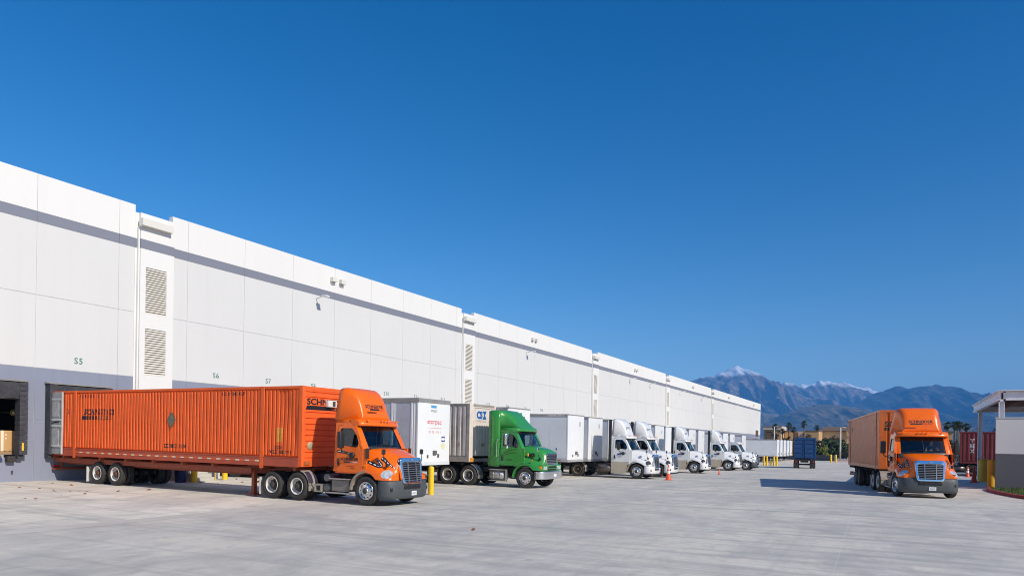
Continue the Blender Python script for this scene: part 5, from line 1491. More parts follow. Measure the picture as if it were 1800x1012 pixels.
# plain white trailers: one built, the rest copied
TL = [('white van trailer directly behind the roof of the green truck', 18.75, .1),
      ('white van trailer showing its whole grey side beside the green truck', 26.46, .25),
      ('white van trailer coupled behind the first white truck, shaded by its cab', 30.28, .1),
      ('white van trailer hidden behind the cab of the second white truck', 34.1, .1),
      ('white van trailer beyond the second white truck, first after the downpipe', 41.75, .1),
      ('white van trailer second after the downpipe, behind the hood of the second white truck', 45.6, .1),
      ('white van trailer coupled behind the third white truck', 49.45, -.1),
      ('white van trailer just beyond the roof fairing of the third white truck', 53.3, .1),
      ('white van trailer between the third and fourth white trucks, its front shaded', 57.15, .1),
      ('white van trailer coupled behind the fourth white truck', 61.0, .1),
      ('white van trailer above the hood of the fourth white truck', 72.4, .3),
      ('white van trailer above the cab of the low-roofed white truck', 76.2, .35),
      ('white van trailer last in the tight row before the gap', 83.9, .35),
      ('long white van trailer first after the gap, its whole side showing', 117.4, .1),
      ('white van trailer second after the gap', 121.6, .1),
      ('white van trailer third after the gap', 126.1, .1),
      ('white van trailer fourth after the gap', 130.8, .1),
      ('white van trailer last of all, next to the narrow yellow container', 135.0, .1)]
vp = None
for lab, yc, x0 in TL:
    if vp is None: vp = van_trailer(lab, (0, 0, 0), 0, PY, 15.42, 2.59, 4.13); o = vp
    else: o = copy_tree(vp)
    o['label'] = lab
    o.location = (x0, yc, zg(0, yc)); o.rotation_euler = (0, PY, 0)
# slim containers past the last trailer
for lab, yc, pt, x0 in (('narrow looking yellow container past the last white trailer', 140.0, M('container_yellow', (.75, .38, .03), .5, dirt=.2), -.1), ('dark red container past the yellow one', 144.6, M('container_red', (.35, .02, .02), .5, dirt=.2), .3)):
    container(lab, (x0, yc, 1.15 + zg(0, yc)), 0, PY, 15.4, 2.59, 2.9, pt, 'plain')
    chassis('black chassis under the ' + ('yellow' if 'yellow' in lab else 'dark red') + ' container', (x0, yc, zg(0, yc)), 0, PY, 15.1, CHASSIS, (1.6, 2.85), 1.13, RIMWHITE, 12.6)
# white trucks
wt = tractor('first white day-cab truck, behind the tall orange cone', (18.9, 30.32, zg(18.9, 30.3) + .01), 0, PY, 'white', 4.25, 0, paint=WHITE_P, lettering='porz')
for lab, x, y in (('second white day-cab truck, its hood behind the tall orange cone', 19.1, 34.25), ('third white day-cab truck, standing alone with a small orange cone by its wheel', 18.85, 45.75), ('fourth white day-cab truck, beside the one with a grey bumper', 19.35, 57.2)):
    o = copy_tree(wt); o['label'] = lab; o.location = (x, y, zg(x, y) + .01)
tractor('low-roofed white truck with a grey bumper, last of the white trucks', (20.35, 61.1, zg(20.3, 61) + .01), 0, PY, 'plain', 4.25, 0, paint=WHITE_P, high=False)
# orange combination under way on the right
hx, hy_ = math.cos(R(-80.6)), math.sin(R(-80.6))
cf = Vector((34.62, 23.05)); L2 = 12.4
rr_ = cf - Vector((hx, hy_)) * L2
container('dull orange container riding behind the orange truck under way', (rr_.x, rr_.y, 1.15 + zg(rr_.x, rr_.y)), R(-80.6), -.007, L2, 2.50, 2.90, CONT2_P, 'short')
chassis('black chassis under the dull orange container under way', (rr_.x, rr_.y, zg(rr_.x, rr_.y)), R(-80.6), -.007, L2 - .1, CHASSIS, (3.4, 4.65), 1.135, RIMBROWN, 9.6, hw=1.2)
ht = R(-78.0)
tp = (35.24, 19.98)
tractor('orange day-cab truck under way with a driver, seen from the front', (tp[0], tp[1], zg(*tp) + .01), ht, -.003, 'orange', 4.1, R(9), paint=ORANGE_P)
dx, dy = -.86, .50
person_driver((tp[0] + dx * math.cos(ht) - dy * math.sin(ht), tp[1] + dx * math.sin(ht) + dy * math.cos(ht), 1.58), ht)
# maroon container on the lot
container('maroon corrugated container with white letters behind the canopy column', (39.35 + 12.2, 63.6, 1.15 + zg(45, 63)), R(180), 0, 12.2, 2.44, 2.95, MAROON_P, 'tex')
chassis('black chassis under the maroon container', (39.35 + 12.2, 63.6, zg(45, 63)), R(180), 0, 12.1, CHASSIS, (1.6, 2.85), 1.13, RIMWHITE, 9.6, hw=1.15)
tractor('black truck in front of the maroon container, mostly hidden by the moving orange truck', (37.0, 63.6, zg(37.0, 63.6) + .01), R(180), 0, 'plain', 4.0, 0, paint=BLACK_P, high=False)
m = MB()
bt = empty('pickup_truck', (43.0, 84.0, zg(43, 84)), R(180), label='dark pickup parked beyond the maroon container', cat='pickup')
m.prism([(-2.6, .45), (2.5, .45), (2.6, .8), (2.5, 1.05), (1.2, 1.15), (.6, 1.75), (-.7, 1.78), (-.9, 1.15), (-2.6, 1.12)], 'xz', -.95, .95); m.build('body', BLACK_P, bt, bevel=.08)
m = MB(); m.prism([(1.08, 1.18), (.58, 1.68), (-.62, 1.71), (-.78, 1.18)], 'xz', -.965, .965); m.build('window', flat('dark_window', (.02, .025, .03), .1), bt)
for x in (-1.7, 1.7):
    for s in (-1, 1):
        m = MB(); m.cyl((x, s * .75, .38), (x, s * .98, .38), .38, n=18); m.cyl((x, s * .98, .38), (x, s * .985, .38), .2, n=14); m.build('wheel', RUBBER, bt)

# ---- blue box truck driving away
bx_ = empty('blue_truck', (24.0, 79.0, zg(24, 79)), R(96), 0, 'dark blue tipper truck driving away down the yard', 'truck')
BL = M('blue_steel', (.008, .06, .19), .5, var=.15, vs=1.5, dirt=.2, dcol=(.02, .03, .06))
m = MB(); m.box(-3.0, 2.8, -1.24, 1.24, 1.25, 3.66)
for k in range(7):
    x = -2.9 + k * .93
    for s in (-1, 1): m.box(x, x + .1, s * 1.30 if s < 0 else 1.24, -1.24 if s < 0 else 1.30, 1.25, 3.66)
m.build('tipper_box', BL, bx_, bevel=.01)
m = MB()
for y0, y1 in ((-1.2, -.04), (.04, 1.2)):
    m.box(-3.06, -3.0, y0, y1, 1.30, 3.60)
    for z in (1.34, 1.9, 2.45, 3.0, 3.50): m.box(-3.12, -3.055, y0 + .02, y1 - .02, z, z + .09)
    for y in (y0, y1 - .08): m.box(-3.13, -3.055, y, y + .08, 1.28, 3.62)
m.box(-3.11, -3.0, -1.28, 1.28, 3.60, 3.72)
m.build('rear_door', BL, bx_, bevel=.008)
m = MB(); m.box(-2.9, 4.0, -.45, .45, .75, 1.24); m.box(-3.0, -2.85, -1.2, 1.2, .95, 1.12); m.box(-2.2, -1.9, -.8, .8, .4, .6); m.box(-3.0, -2.9, -1.1, -.7, .7, .9); m.box(-3.0, -2.9, .7, 1.1, .7, .9); m.build('chassis_frame', CHASSIS, bx_)
for x in (-2.2, -.9):
    for s in (-1, 1): wheel(bx_, x, s, True, RIMBROWN, tex='dish')
for s in (-1, 1): wheel(bx_, 3.5, s, False, RIMBROWN)
m = MB(); m.prism([(3.0, .9), (4.9, .9), (4.9, 1.6), (4.6, 2.7), (3.0, 2.7)], 'xz', -1.15, 1.15); m.build('cab', BL, bx_, bevel=.05)
for s in (-1, 1):
    m = MB(); m.box(-3.02, -2.99, s * .95 - .12, s * .95 + .12, .75, .87); m.build('tail_lamp', REDLENS, bx_)
    m = MB(); m.box(-2.95, -2.93, s * .95 - .28, s * .95 + .28, .15, .75); m.build('mud_flap', RUBBER, bx_)
kb = empty('utility_cabinet', (14.2, 159.0, zg(14, 159)), label='black utility cabinet standing alone between the trailers and the blue truck', cat='cabinet')
m = MB(); m.box(-.7, .7, -.5, .5, 0, 1.35); m.box(-.75, .75, -.55, .55, 1.35, 1.42); m.build('case', BLACK_P, kb, bevel=.02)
m = MB(); m.box(-.6, -.02, -.52, -.501, .1, 1.25); m.box(.02, .6, -.52, -.501, .1, 1.25); m.build('door', flat('cabinet_door', (.03, .02, .03), .5), kb)

# ================================================================== CANOPY AND GATE WALL
cw = M('canopy_white', (.86, .84, .84), .5, var=.05)
can = empty('steel_canopy', (39.3, 31.6, -.2), label='pale steel canopy with a flat roof over the gate', cat='canopy')
m = MB()
for x0 in (-.1, 17.0): m.box(x0, x0 + .06, -.1, 15.6, 5.12, 5.50); m.box(x0 - .07, x0 + .16, -.1, 15.6, 5.50, 5.56); m.box(x0 - .07, x0 + .16, -.1, 15.6, 5.06, 5.12)
for y0 in (-.1, 15.3): m.box(.06, 17.0, y0, y0 + .06, 5.14, 5.50); m.box(.17, 16.9, y0 - .09, y0 + .14, 5.502, 5.56); m.box(.17, 16.9, y0 - .07, y0 + .14, 5.06, 5.138)
m.build('edge_beam', cw, can, bevel=.006)
m = MB(); m.box(-.22, 17.2, -.25, 15.8, 5.575, 5.625); m.build('roof', M('roof_edge', (.85, .83, .82), .5), can)
m = MB()
for k in range(30): y = .1 + k * .52; m.box(.1, 16.9, y, y + .26, 5.50, 5.57)
m.box(.1, 16.9, .0, 15.5, 5.562, 5.572)
for k in range(6): m.box(1.5 + k * 2.7, 1.62 + k * 2.7, .0, 15.3, 5.25, 5.49)
m.build('roof_deck', M('deck_brown', (.16, .07, .045), .7, var=.15), can)
for x, y in ((0, 0.05), (.15, 13.5), (16.8, .2), (16.8, 13.5)):
    m = MB(); m.box(x - .13, x - .10, y - .15, y + .15, 0, 5.06); m.box(x + .10, x + .13, y - .15, y + .15, 0, 5.06); m.box(x - .10, x + .10, y - .02, y + .02, 0, 5.06); m.box(x - .13, x + .13, y - .15, y + .15, 4.98, 5.06)
    m.build('post', cw, can)
m = MB(); m.slot(0); m.box(39.02, 58, 31.30, 31.52, 1.88, 3.86); m.slot(1); m.box(39.02, 58, 31.30, 31.52, -.4, 1.83); m.slot(2); m.box(39.04, 58, 31.32, 31.50, 1.83, 1.88); m.slot(0); m.box(38.99, 58.02, 31.27, 31.55, 3.86, 3.91)
gw = m.build('gate_wall', [M('gatewall_pale', (.74, .73, .71), .8, var=.02, vs=.6), M('gatewall_dark', (.125, .13, .145), .8, var=.04, vs=.6, bmp=.1, bs_=8), flat('groove', (.3, .3, .3), .8)])
tag(gw, 'two-tone grey wall under the pale steel canopy', 'wall')
YD = M('yellow_ochre', (.72, .40, .012), .5, var=.08, dirt=.15)
bollard(39.72, 45.0, 1.68, .37, 'fat yellow concrete base round the canopy column', col=YD)
bollard(39.02, 33.2, 1.68, .20, 'yellow bollard hugging the corner of the two-tone wall', col=YD)
# planting island with red kerb
isl = [(38.62, 31.2), (38.42, 29.5), (38.45, 27.3), (38.62, 25.2), (38.95, 22.8), (39.6, 20.4), (40.8, 18.0), (43.5, 15.2), (48, 13.2), (58, 12)]
m = MB(); m.smooth = False
rings = []
for i, (x, y) in enumerate(isl):
    a = Vector(isl[max(i - 1, 0)]); b_ = Vector(isl[min(i + 1, len(isl) - 1)]); d = (b_ - a).normalized(); nn = Vector((-d.y, d.x)); z = zg(x, y)
    rings.append([(x, y, z - .1), (x + nn.x * .02, y + nn.y * .02, z + .14), (x + nn.x * .17, y + nn.y * .17, z + .155), (x + nn.x * .19, y + nn.y * .19, z - .1)])
m.loft(rings)
tag(m.build('kerb', M('kerb_red', (.30, .04, .03), .7, var=.2, dirt=.3), bevel=.01), 'red kerb of the island', kind='structure')
m = MB(); pts = [(x + .15, y, zg(x, y) + .10) for x, y in isl] + [(58, 31.2, .06)]; m.poly(pts)
tag(m.build('island_soil', M('soil', (.07, .06, .035), .95)), kind='structure')
gr = MB(); rg_ = random.Random(5)
def inside(x, y):
    if y > 31.15 or x > 50: return False
    for (x0, y0), (x1, y1) in zip(isl, isl[1:]):
        if y1 <= y <= y0: return x > x0 + (x1 - x0) * (y0 - y) / (y0 - y1) + .22
    return False
k = 0
while k < 9000:
    x, y = rg_.uniform(38.4, 45), rg_.uniform(18, 31.2)
    if not inside(x, y): continue
    z = zg(x, y) + .09; a = rg_.uniform(0, 6.28); h = rg_.uniform(.06, .17); w_ = .012; lx, ly = rg_.uniform(-.05, .05), rg_.uniform(-.05, .05)
    gr.slot(k % 2); gr.face(gr.add([(x - w_ * math.cos(a), y - w_ * math.sin(a), z), (x + w_ * math.cos(a), y + w_ * math.sin(a), z), (x + lx, y + ly, z + h)])); k += 1
tag(gr.build('grass', [M('grass_green', (.09, .17, .025), .8), M('grass_dark', (.05, .10, .02), .8)]), 'short green grass on the red-kerbed island', 'grass', kind='stuff')

# ================================================================== FAR END OF THE YARD
def wall_line(name, pts, h, mat, label, cat, th=.2):
    m = MB()
    for (x0, y0), (x1, y1) in zip(pts, pts[1:]):
        d = Vector((x1 - x0, y1 - y0)).normalized(); n_ = Vector((-d.y, d.x)) * th / 2
        m.loft([[(x + n_.x, y + n_.y, -1.3), (x - n_.x, y - n_.y, -1.3), (x - n_.x, y - n_.y, h), (x + n_.x, y + n_.y, h)] for x, y in ((x0, y0), (x1, y1))])
    return tag(m.build(name, mat), label, cat)
wall_line('retaining_wall', [(-3, 158), (12.5, 154.2), (22.6, 147.6)], .34, M('retaining_grey', (.10, .105, .12), .8), 'low dark grey retaining wall at the far end of the yard', 'wall')
fe = empty('iron_fence', (22.7, 147.7, -.8), label='black iron picket fence at the far end of the yard', cat='fence')
m = MB(); m.slot(0); P0, P1 = Vector((0, 0)), Vector((15.5, 8.5)); n = 100
for k in range(n + 1):
    p = P0.lerp(P1, k / n); m.box(p.x - .02, p.x + .02, p.y - .02, p.y + .02, 0, 1.9)
for z in (.2, 1.7): m.cyl((P0.x, P0.y, z), (P1.x, P1.y, z), .03, n=5)
m.build('pickets', BLACK_P, fe)
for k in range(7):
    p = P0.lerp(P1, k / 6); m = MB(); m.box(p.x - .06, p.x + .06, p.y - .06, p.y + .06, 0, 2.0); m.build('post', BLACK_P, fe)
m = MB(); m.loft([[(x, y, -.9), (x, y, -.74), (x + .3, y + .5, -.74), (x + .3, y + .5, -.9)] for x, y in ((22.6, 137.5), (24.5, 139.0), (27.5, 142.5), (34, 147), (45, 150))]); tag(m.build('kerb', M('kerb_red_far', (.45, .10, .08), .7)), 'red kerb at the far end', kind='structure')
# ---- foliage
def leafmat(name, a, b_):
    if name in MATS: return MATS[name]
    m, nt, b = newmat(name); MATS[name] = m
    v = coords(nt); n_ = noise(nt, v, 1.3, 4); c = mix(nt, ramp(nt, n_, [(.35, 0.0), (.65, 1.0)]), a, b_)
    nt.links.new(c, b.inputs['Base Color']); b.inputs['Roughness'].default_value = .75
    return m
LG = leafmat('foliage_dark', (.018, .036, .014), (.05, .085, .03)); LY = leafmat('foliage_yellow', (.10, .13, .02), (.22, .24, .04)); LB = leafmat('foliage_bronze', (.07, .05, .02), (.13, .10, .045)); LP = leafmat('palm_green', (.03, .05, .02), (.08, .11, .045))
BARK = M('bark', (.13, .10, .07), .9, var=.3)
def tree(name, x, y, z0, h, r, mat, label, cat, group, seed, n=900, trunk=.35, leaf=.28, src=None, sparse=1.0):
    T = empty(name, (x, y, z0), random.Random(seed).uniform(0, 6), label=label, cat=cat, group=group)
    rn = random.Random(seed); m = MB()
    cl = [(rn.uniform(-.6, .6) * r, rn.uniform(-.6, .6) * r, h * (trunk + (1 - trunk) * rn.uniform(.15, .9)), r * rn.uniform(.28, .5) * sparse) for _ in range(9)]
    for k in range(n):
        cx, cy, cz, cr = cl[rn.randrange(9)]
        d = Vector((rn.gauss(0, 1), rn.gauss(0, 1), rn.gauss(0, 1))).normalized() * cr * rn.uniform(.55, 1.08)
        c = Vector((cx, cy, cz)) + d; a = Vector((rn.gauss(0, 1), rn.gauss(0, 1), rn.gauss(0, 1))).normalized(); b_ = a.cross(d if d.length else a.orthogonal()).normalized(); s_ = leaf * rn.uniform(.6, 1.3)
        c.z = max(c.z, .1)
        m.face(m.add([c - a * s_, c - b_ * s_ * .5, c + a * s_, c + b_ * s_ * .5]))
    m.build('crown', mat, T)
    m = MB(); m.tube([(0, 0, -.4), (.05, .02, h * trunk), (.0, .05, h * .75)], [h * .022 + .05, h * .018 + .03, .03])
    for cx, cy, cz, cr in cl[:5]: m.tube([(.03, .02, h * trunk * .8), (cx * .6, cy * .6, cz * .85), (cx, cy, cz)], [.06, .04, .02], 5)
    m.build('trunk', BARK, T)
    return T
def palm_proto():
    T = empty('palm_tree', (0, 0, 0), label='palm', cat='palm tree', group='fan palms on the skyline')
    m = MB(); m.tube([(0, 0, -.5), (.03, 0, 3), (.0, .03, 6), (0, 0, 8.9)], [.26, .19, .17, .2]); m.lathe([(.2, 7.6), (.38, 7.8), (.42, 8.4), (.25, 8.8)], n=10); m.build('trunk', BARK, T)
    m = MB(); rn = random.Random(11)
    for k in range(40):
        az = rn.uniform(0, 6.28); el = rn.uniform(-.8, 1.35); Lf = rn.uniform(.5, .85)
        d = Vector((math.cos(az) * math.cos(el), math.sin(az) * math.cos(el), math.sin(el)))
        c = Vector((0, 0, 8.9)) + d * Lf; side = d.cross(Vector((0, 0, 1))).normalized(); up = side.cross(d)
        for q in range(9):
            t = R(-75 + 150 * q / 8); dd = d * math.cos(t) + side * math.sin(t); fl = rn.uniform(.45, .7)
            tip = c + dd * fl - Vector((0, 0, .18)); n_ = dd.cross(up).normalized() * .045
            m.face(m.add([c - n_ * .6, c + n_ * .6, c + dd * fl * .6 + n_, tip, c + dd * fl * .6 - n_]))
        m.face(m.add([Vector((0, 0, 8.85)), Vector((0, 0, 8.93)), c]))
    m.build('crown', LP, T)
    return T
PALMS = [(-8.1, 278.7, 10.8, 'palm rising beside the cream parapet of the first tan building'), (-5.6, 280, 8.9, 'short palm, second along the tan buildings'), (-4.1, 286.6, 11.5, 'tall palm, third along the tan buildings'), (-1.8, 282.1, 9.7, 'palm, fourth along the tan buildings, short'),
         (2.4, 278.8, 12.0, 'tallest palm, standing alone above the blue truck'), (.2, 351.4, 12.4, 'palm peeking over the tiled roof at its corner'), (11.5, 368.9, 12.4, 'palm behind the tiled roof near the pale light pole'), (13.4, 369.8, 11.2, 'lower palm behind the end of the tiled roof'),
         (46.4, 217.3, 9.6, 'palm just beside the cab roof of the moving orange truck'), (48.2, 218.3, 9.7, 'palm, second past the moving orange truck, in the dense cluster'), (49.0, 221.5, 9.9, 'palm in the middle of the cluster above the maroon container'), (49.9, 224.8, 9.8, 'palm at the far end of the cluster above the maroon container'), (51.0, 219.6, 9.3, 'palm separate at the edge of the cluster above the maroon container'),
         (65.6, 295.9, 9.7, 'distant palm seen between canopy column and two-tone wall'), (61.5, 330, 9.3, 'distant palm over the maroon container roof')]
pp = palm_proto()
for i, (x, y, zt, lab) in enumerate(PALMS):
    o = pp if i == 0 else copy_tree(pp)
    o['label'] = lab; s_ = (zt + 1.0) / 9.9; o.location = (x, y, -1.0); o.scale = (1.05, 1.05, s_); o.rotation_euler = (0, 0, i * 1.7)
# shrubs and trees behind the wall and fence
rn = random.Random(21)
sh_spots = []
for i in range(17):
    t = i / 16; x = -7 + 37 * t; y = 176 + 6 * t + rn.uniform(-3, 3)
    sh_spots.append((x, y))
ORD = ['first', 'second', 'third', 'fourth', 'fifth', 'sixth', 'seventh', 'eighth', 'ninth', 'tenth', 'eleventh', 'twelfth', 'thirteenth', 'fourteenth', 'fifteenth', 'sixteenth', 'seventeenth']
pro = [tree('broad_tree', 0, 0, -1, 4.9 + k * .25, 2.5 + .15 * k, LG, 'x', 'tree', 'dark trees behind the far wall', 30 + k, 2300, .10, .30) for k in range(3)]
for i, (x, y) in enumerate(sh_spots):
    o = pro[i] if i < 3 else copy_tree(pro[i % 3])
    o['label'] = 'dark green bushy tree behind the far wall, %s from the warehouse' % ORD[i]
    o.location = (x, y, -1.0); o.rotation_euler = (0, 0, rn.uniform(0, 6)); s_ = rn.uniform(.72, .90); o.scale = (1.12, 1.12, s_)
tree('shrub', 19.3, 164, -1.0, 3.7, 1.3, LY, 'yellow-green shrub behind the far wall beside the blue truck', 'shrub', None, 61, 900, .12, .22)
for i, (x, y, h, r_) in enumerate(((5.4, 262, 8.0, 2.6), (12.6, 258, 7.0, 2.3), (15.6, 258, 6.8, 2.5), (-1.5, 262, 7.6, 2.2), (-6.0, 262, 7.8, 2.2), (26.5, 262, 7.2, 2.6))):
    tree('street_tree', x, y, -1.0, h, r_, LB, 'thin bronze-leaved tree before the tan buildings, %s from the warehouse' % ORD[[3, 4, 5, 2, 1, 6].index(i + 1) if False else (2, 3, 4, 1, 0, 5)[i]], 'tree', 'thin trees before the tan buildings', 70 + i, 420, .35, .30, sparse=.8)
for i, (x, y, h) in enumerate(((42.5, 170, 5.6), (45.2, 172, 5.0), (40.5, 176, 5.2), (49, 200, 5.2), (54, 205, 4.9), (59, 210, 5.0), (64, 214, 5.3), (70, 216, 5.3))):
    tree('broad_tree', x, y, -1.0, h, 2.6, LG, 'dark bushy tree beyond the parking lot, %s past the moving orange truck' % ORD[i], 'tree', 'trees beyond the parking lot', 90 + i, 1300, .12, .32)
for i in range(12):
    x = 30 + i * 3.4
    o = copy_tree(pro[i % 3]); o['label'] = 'dark green bushy tree in the row behind the iron fence, %s along it' % ORD[i]; o['group'] = 'dark trees behind the iron fence'
    o.location = (x, 184 + i * .6 + rn.uniform(-2, 2), -1.1); o.scale = (1.1, 1.1, .74); o.rotation_euler = (0, 0, rn.uniform(0, 6))
# ---- light poles
pole_m = M('pole_pale', (.62, .60, .57), .5)
def lamp_post(x, y, h, label, arm=1.0, r=.10, mat=None, double=False):
    o = empty('light_pole', (x, y, -.9), R(20), label=label, cat='light pole', group='yard light poles')
    m = MB(); m.tube([(0, 0, 0), (0, 0, h * .5), (0, 0, h)], [r * 1.1, r, r * .8]); m.build('pole', mat or pole_m, o)
    m = MB(); m.tube([(0, 0, h - .1), (arm * .6, 0, h), (arm, 0, h)], .05, 6)
    if double: m.tube([(0, 0, h - .1), (-arm * .6, 0, h), (-arm, 0, h)], .05, 6)
    m.build('arm', mat or pole_m, o)
    m = MB(); m.box(arm * .7, arm * 1.5, -.2, .2, h - .06, h + .10); 
    if double: m.box(-arm * 1.5, -arm * .7, -.2, .2, h - .06, h + .10)
    m.build('lamp_head', mat or pole_m, o, bevel=.03)
lamp_post(22.9, 159.1, 7.35, 'thick pale light pole behind the pair of red-kerb bollards', .75, .17)
lamp_post(.66, 215.3, 8.9, 'pale light pole beside the far corner of the warehouse', .8, .17)
DK = flat('pole_dark', (.06, .06, .07), .5)
lamp_post(53.9, 221.3, 9.6, 'nearest of the dark light poles above the maroon container', 1.3, .12, DK)
lamp_post(56.0, 252, 9.7, 'second of the dark light poles above the maroon container', 1.3, .12, DK)
lamp_post(57.25, 280, 9.8, 'third of the dark light poles above the maroon container', 1.4, .13, DK, True)
lamp_post(57.2, 302.7, 9.9, 'fourth and farthest dark light pole above the maroon container', 1.4, .13, DK)
lamp_post(37.6, 61.0, 5.2, 'thin dark whip antenna beside the moving orange truck', .02, .03, DK)
# ---- buildings beyond
tan = M('stucco_tan', (.60, .37, .17), .85, var=.05, vs=.1); tanl = M('stucco_light', (.76, .56, .32), .85, var=.05, vs=.1); brn = M('stucco_brown', (.20, .12, .07), .85, var=.08, vs=.1)
cream = M('stucco_cream', (.66, .55, .45), .85); tile = M('roof_tile', (.17, .12, .085), .85, var=.2, vs=.5); trim = M('trim_pink', (.42, .24, .2), .8)
b1 = empty('store_building', (-12.8, 305, -1), label='tan building with a cream parapet at the warehouse corner', cat='building')
m = MB(); m.slot(0); m.box(-3.6, 3.4, 0, 12, 0, 9.9); m.slot(1); m.box(-2.6, -.4, -.3, -.001, 0, 9.0); m.slot(2); m.box(.8, 1.8, -.5, -.001, 0, 9.4); m.build('wall', [tan, brn, tanl], b1)
m = MB(); m.box(-4.0, 3.8, -.8, 12.4, 9.9, 11.3); m.build('parapet', cream, b1); m = MB(); m.box(-3.8, 3.6, -1.0, 12.6, 11.3, 11.6); m.build('coping', trim, b1)
m = MB(); m.box(3.0, 3.5, -.9, -.5, 0, 9.9); m.build('column', cream, b1)
b2 = empty('store_building', (-9.2, 313, -1), label='long tan building with a flat roof and a bright recessed entrance', cat='building')
m = MB(); m.slot(0); m.box(0, 3.6, 0, 14, 0, 9.6); m.box(3.6, 8.6, 1.5, 14, 0, 9.5); m.box(8.6, 14.0, -3, 14, 0, 9.7); m.slot(1); m.box(4.0, 5.0, .6, 1.499, 0, 9.2); m.slot(2); m.box(5.4, 8.3, 1.2, 1.499, 0, 9.2); m.build('wall', [tan, brn, cream], b2)
m = MB(); m.box(-.2, 3.8, -.2, .0, 9.55, 9.75); m.box(8.4, 14.2, -3.2, -3.0, 9.6, 9.8); m.box(14.0, 14.2, -3, 14, 9.6, 9.8); m.build('coping', brn, b2)
b3 = empty('store_building', (3.4, 331, -1), label='large tan building with a brown tiled roof and pinkish eave', cat='building')
m = MB(); m.slot(0); m.box(0, 13, 10.5, 30, 0, 10.0); m.box(-4, 0.2, 0, 30, 0, 9.8); m.slot(0); m.box(10.5, 15, 7, 30, 0, 10.0); m.build('wall', [tanl], b3)
m = MB(); m.slot(0); m.loft([[(-1.5, 9.5, 10.4), (15.8, 6.0, 10.4), (15.8, 30.5, 10.4), (-1.5, 30.5, 10.4)], [(1.0, 14, 12.4), (14.5, 13, 12.4), (14.5, 28, 12.4), (1.0, 28, 12.4)]]); m.build('roof', tile, b3)
m = MB(); m.box(-1.6, 15.9, 9.2, 9.5, 10.0, 10.5); m.box(10.3, 15.9, 5.8, 6.1, 10.0, 10.5); m.box(15.6, 15.9, 6.1, 30, 10.0, 10.5); m.build('eave', trim, b3)
b4 = empty('store_building', (47.5, 335, -1), label='tan building with a dark roof line just past the moving orange truck', cat='building')
m = MB(); m.box(0, 7.0, 0, 20, 0, 9.8); m.build('wall', tan, b4); m = MB(); m.box(-.4, 7.4, -.4, 20.4, 9.8, 10.5); m.build('roof', tile, b4)

# ================================================================== MOUNTAINS
from mathutils import noise as MN
CF = Vector((-math.sin(R(28.38)), math.cos(R(28.38)))); CR_ = Vector((math.cos(R(28.38)), math.sin(R(28.38))))
def interp(P_, x):
    if x <= P_[0][0]: return P_[0][1]
    for (a, b_), (c, d) in zip(P_, P_[1:]):
        if a <= x <= c:
            t = (x - a) / (c - a); return b_ + (d - b_) * t
    return P_[-1][1]
def ridge(name, prof, D, depth, mat, seed, amp, freq, label, rows=70, cols=520, foot=.0, rough=.03, back=.35):
    """prof: (bearing tangent, elevation tangent) pairs of the crest seen from the yard; a real range at distance D metres"""
    mb = MB(); mb.smooth = True
    a0, a1 = prof[0][0], prof[-1][0]; grid = []
    for j in range(rows + 1):
        v = j / rows * (1 + back); row = []
        for i in range(cols + 1):
            a = a0 + (a1 - a0) * i / cols; hc = interp(prof, a) * D
            d = D - depth * (1 - v)
            px, py = CF.x * d + CR_.x * a * D + 34.2, CF.y * d + CR_.y * a * D - 16.65
            e = min(v, 1.0); env = e ** .85 if v <= 1 else max(0, 1 - ((v - 1) / back) ** 1.2 * .8)
            q = Vector((a * freq + MN.noise(Vector((a * freq * .5, v * 2, seed))) * .35, v * 1.25, seed))
            rid = 0; am_ = 1.0; qq = q.copy()
            for o_ in range(6):
                rid += am_ * (1 - abs(2 * MN.noise(qq))); am_ *= .55; qq = Vector((qq.x * 2.1 + 3.1, qq.y * 1.9 + 1.7, qq.z + 2.3))
            rid = rid / 2.15 - .62
            z = hc * env + amp * rid * math.sin(PI * min(1, max(0, v)) ** .8) * hc
            z += hc * rough * MN.noise(Vector((a * freq * 9, v * 12, seed + 5)))
            row.append((px, py, z - foot * (1 - e)))
        grid.append(row)
    mb.loft(grid, False, False, False)
    return tag(mb.build(name, mat), label, kind='structure')
def mtn_mat(name, c0, c1, snow=None, pale=None):
    m, nt, b = newmat(name); b.inputs['Roughness'].default_value = .95; b.inputs['Specular IOR Level'].default_value = .1
    g_ = N(nt, 'ShaderNodeNewGeometry'); v = g_.outputs['Position']
    mp = N(nt, 'ShaderNodeMapping'); mp.inputs['Scale'].default_value = (.0015, .0015, .0018); nt.links.new(v, mp.inputs[0])
    n1 = noise(nt, mp.outputs[0], 2.2, 9, .65); n2 = noise(nt, mp.outputs[0], 9, 8, .7)
    c = mix(nt, ramp(nt, n1, [(.38, 0.0), (.62, 1.0)]), c0, c1)
    if pale: c = mix(nt, ramp(nt, n2, [(.54, 0.0), (.66, .8)]), c, pale)
    if snow:
        sp_ = N(nt, 'ShaderNodeSeparateXYZ'); nt.links.new(v, sp_.inputs[0])
        ma = N(nt, 'ShaderNodeMath', operation='MULTIPLY_ADD'); ma.inputs[1].default_value = 1 / snow[1]; ma.inputs[2].default_value = -snow[0] / snow[1]; nt.links.new(sp_.outputs[2], ma.inputs[0])
        n3 = noise(nt, mp.outputs[0], 5, 10, .75); ad = N(nt, 'ShaderNodeMath', operation='MULTIPLY_ADD'); ad.inputs[1].default_value = snow[2]; nt.links.new(n3, ad.inputs[0]); nt.links.new(ma.outputs[0], ad.inputs[2])
        f = ramp(nt, ad.outputs[0], [(.80, 0.0), (.98, .9)]); c = mix(nt, f, c, (.82, .84, .88))
    nt.links.new(c, b.inputs['Base Color'])
    return m
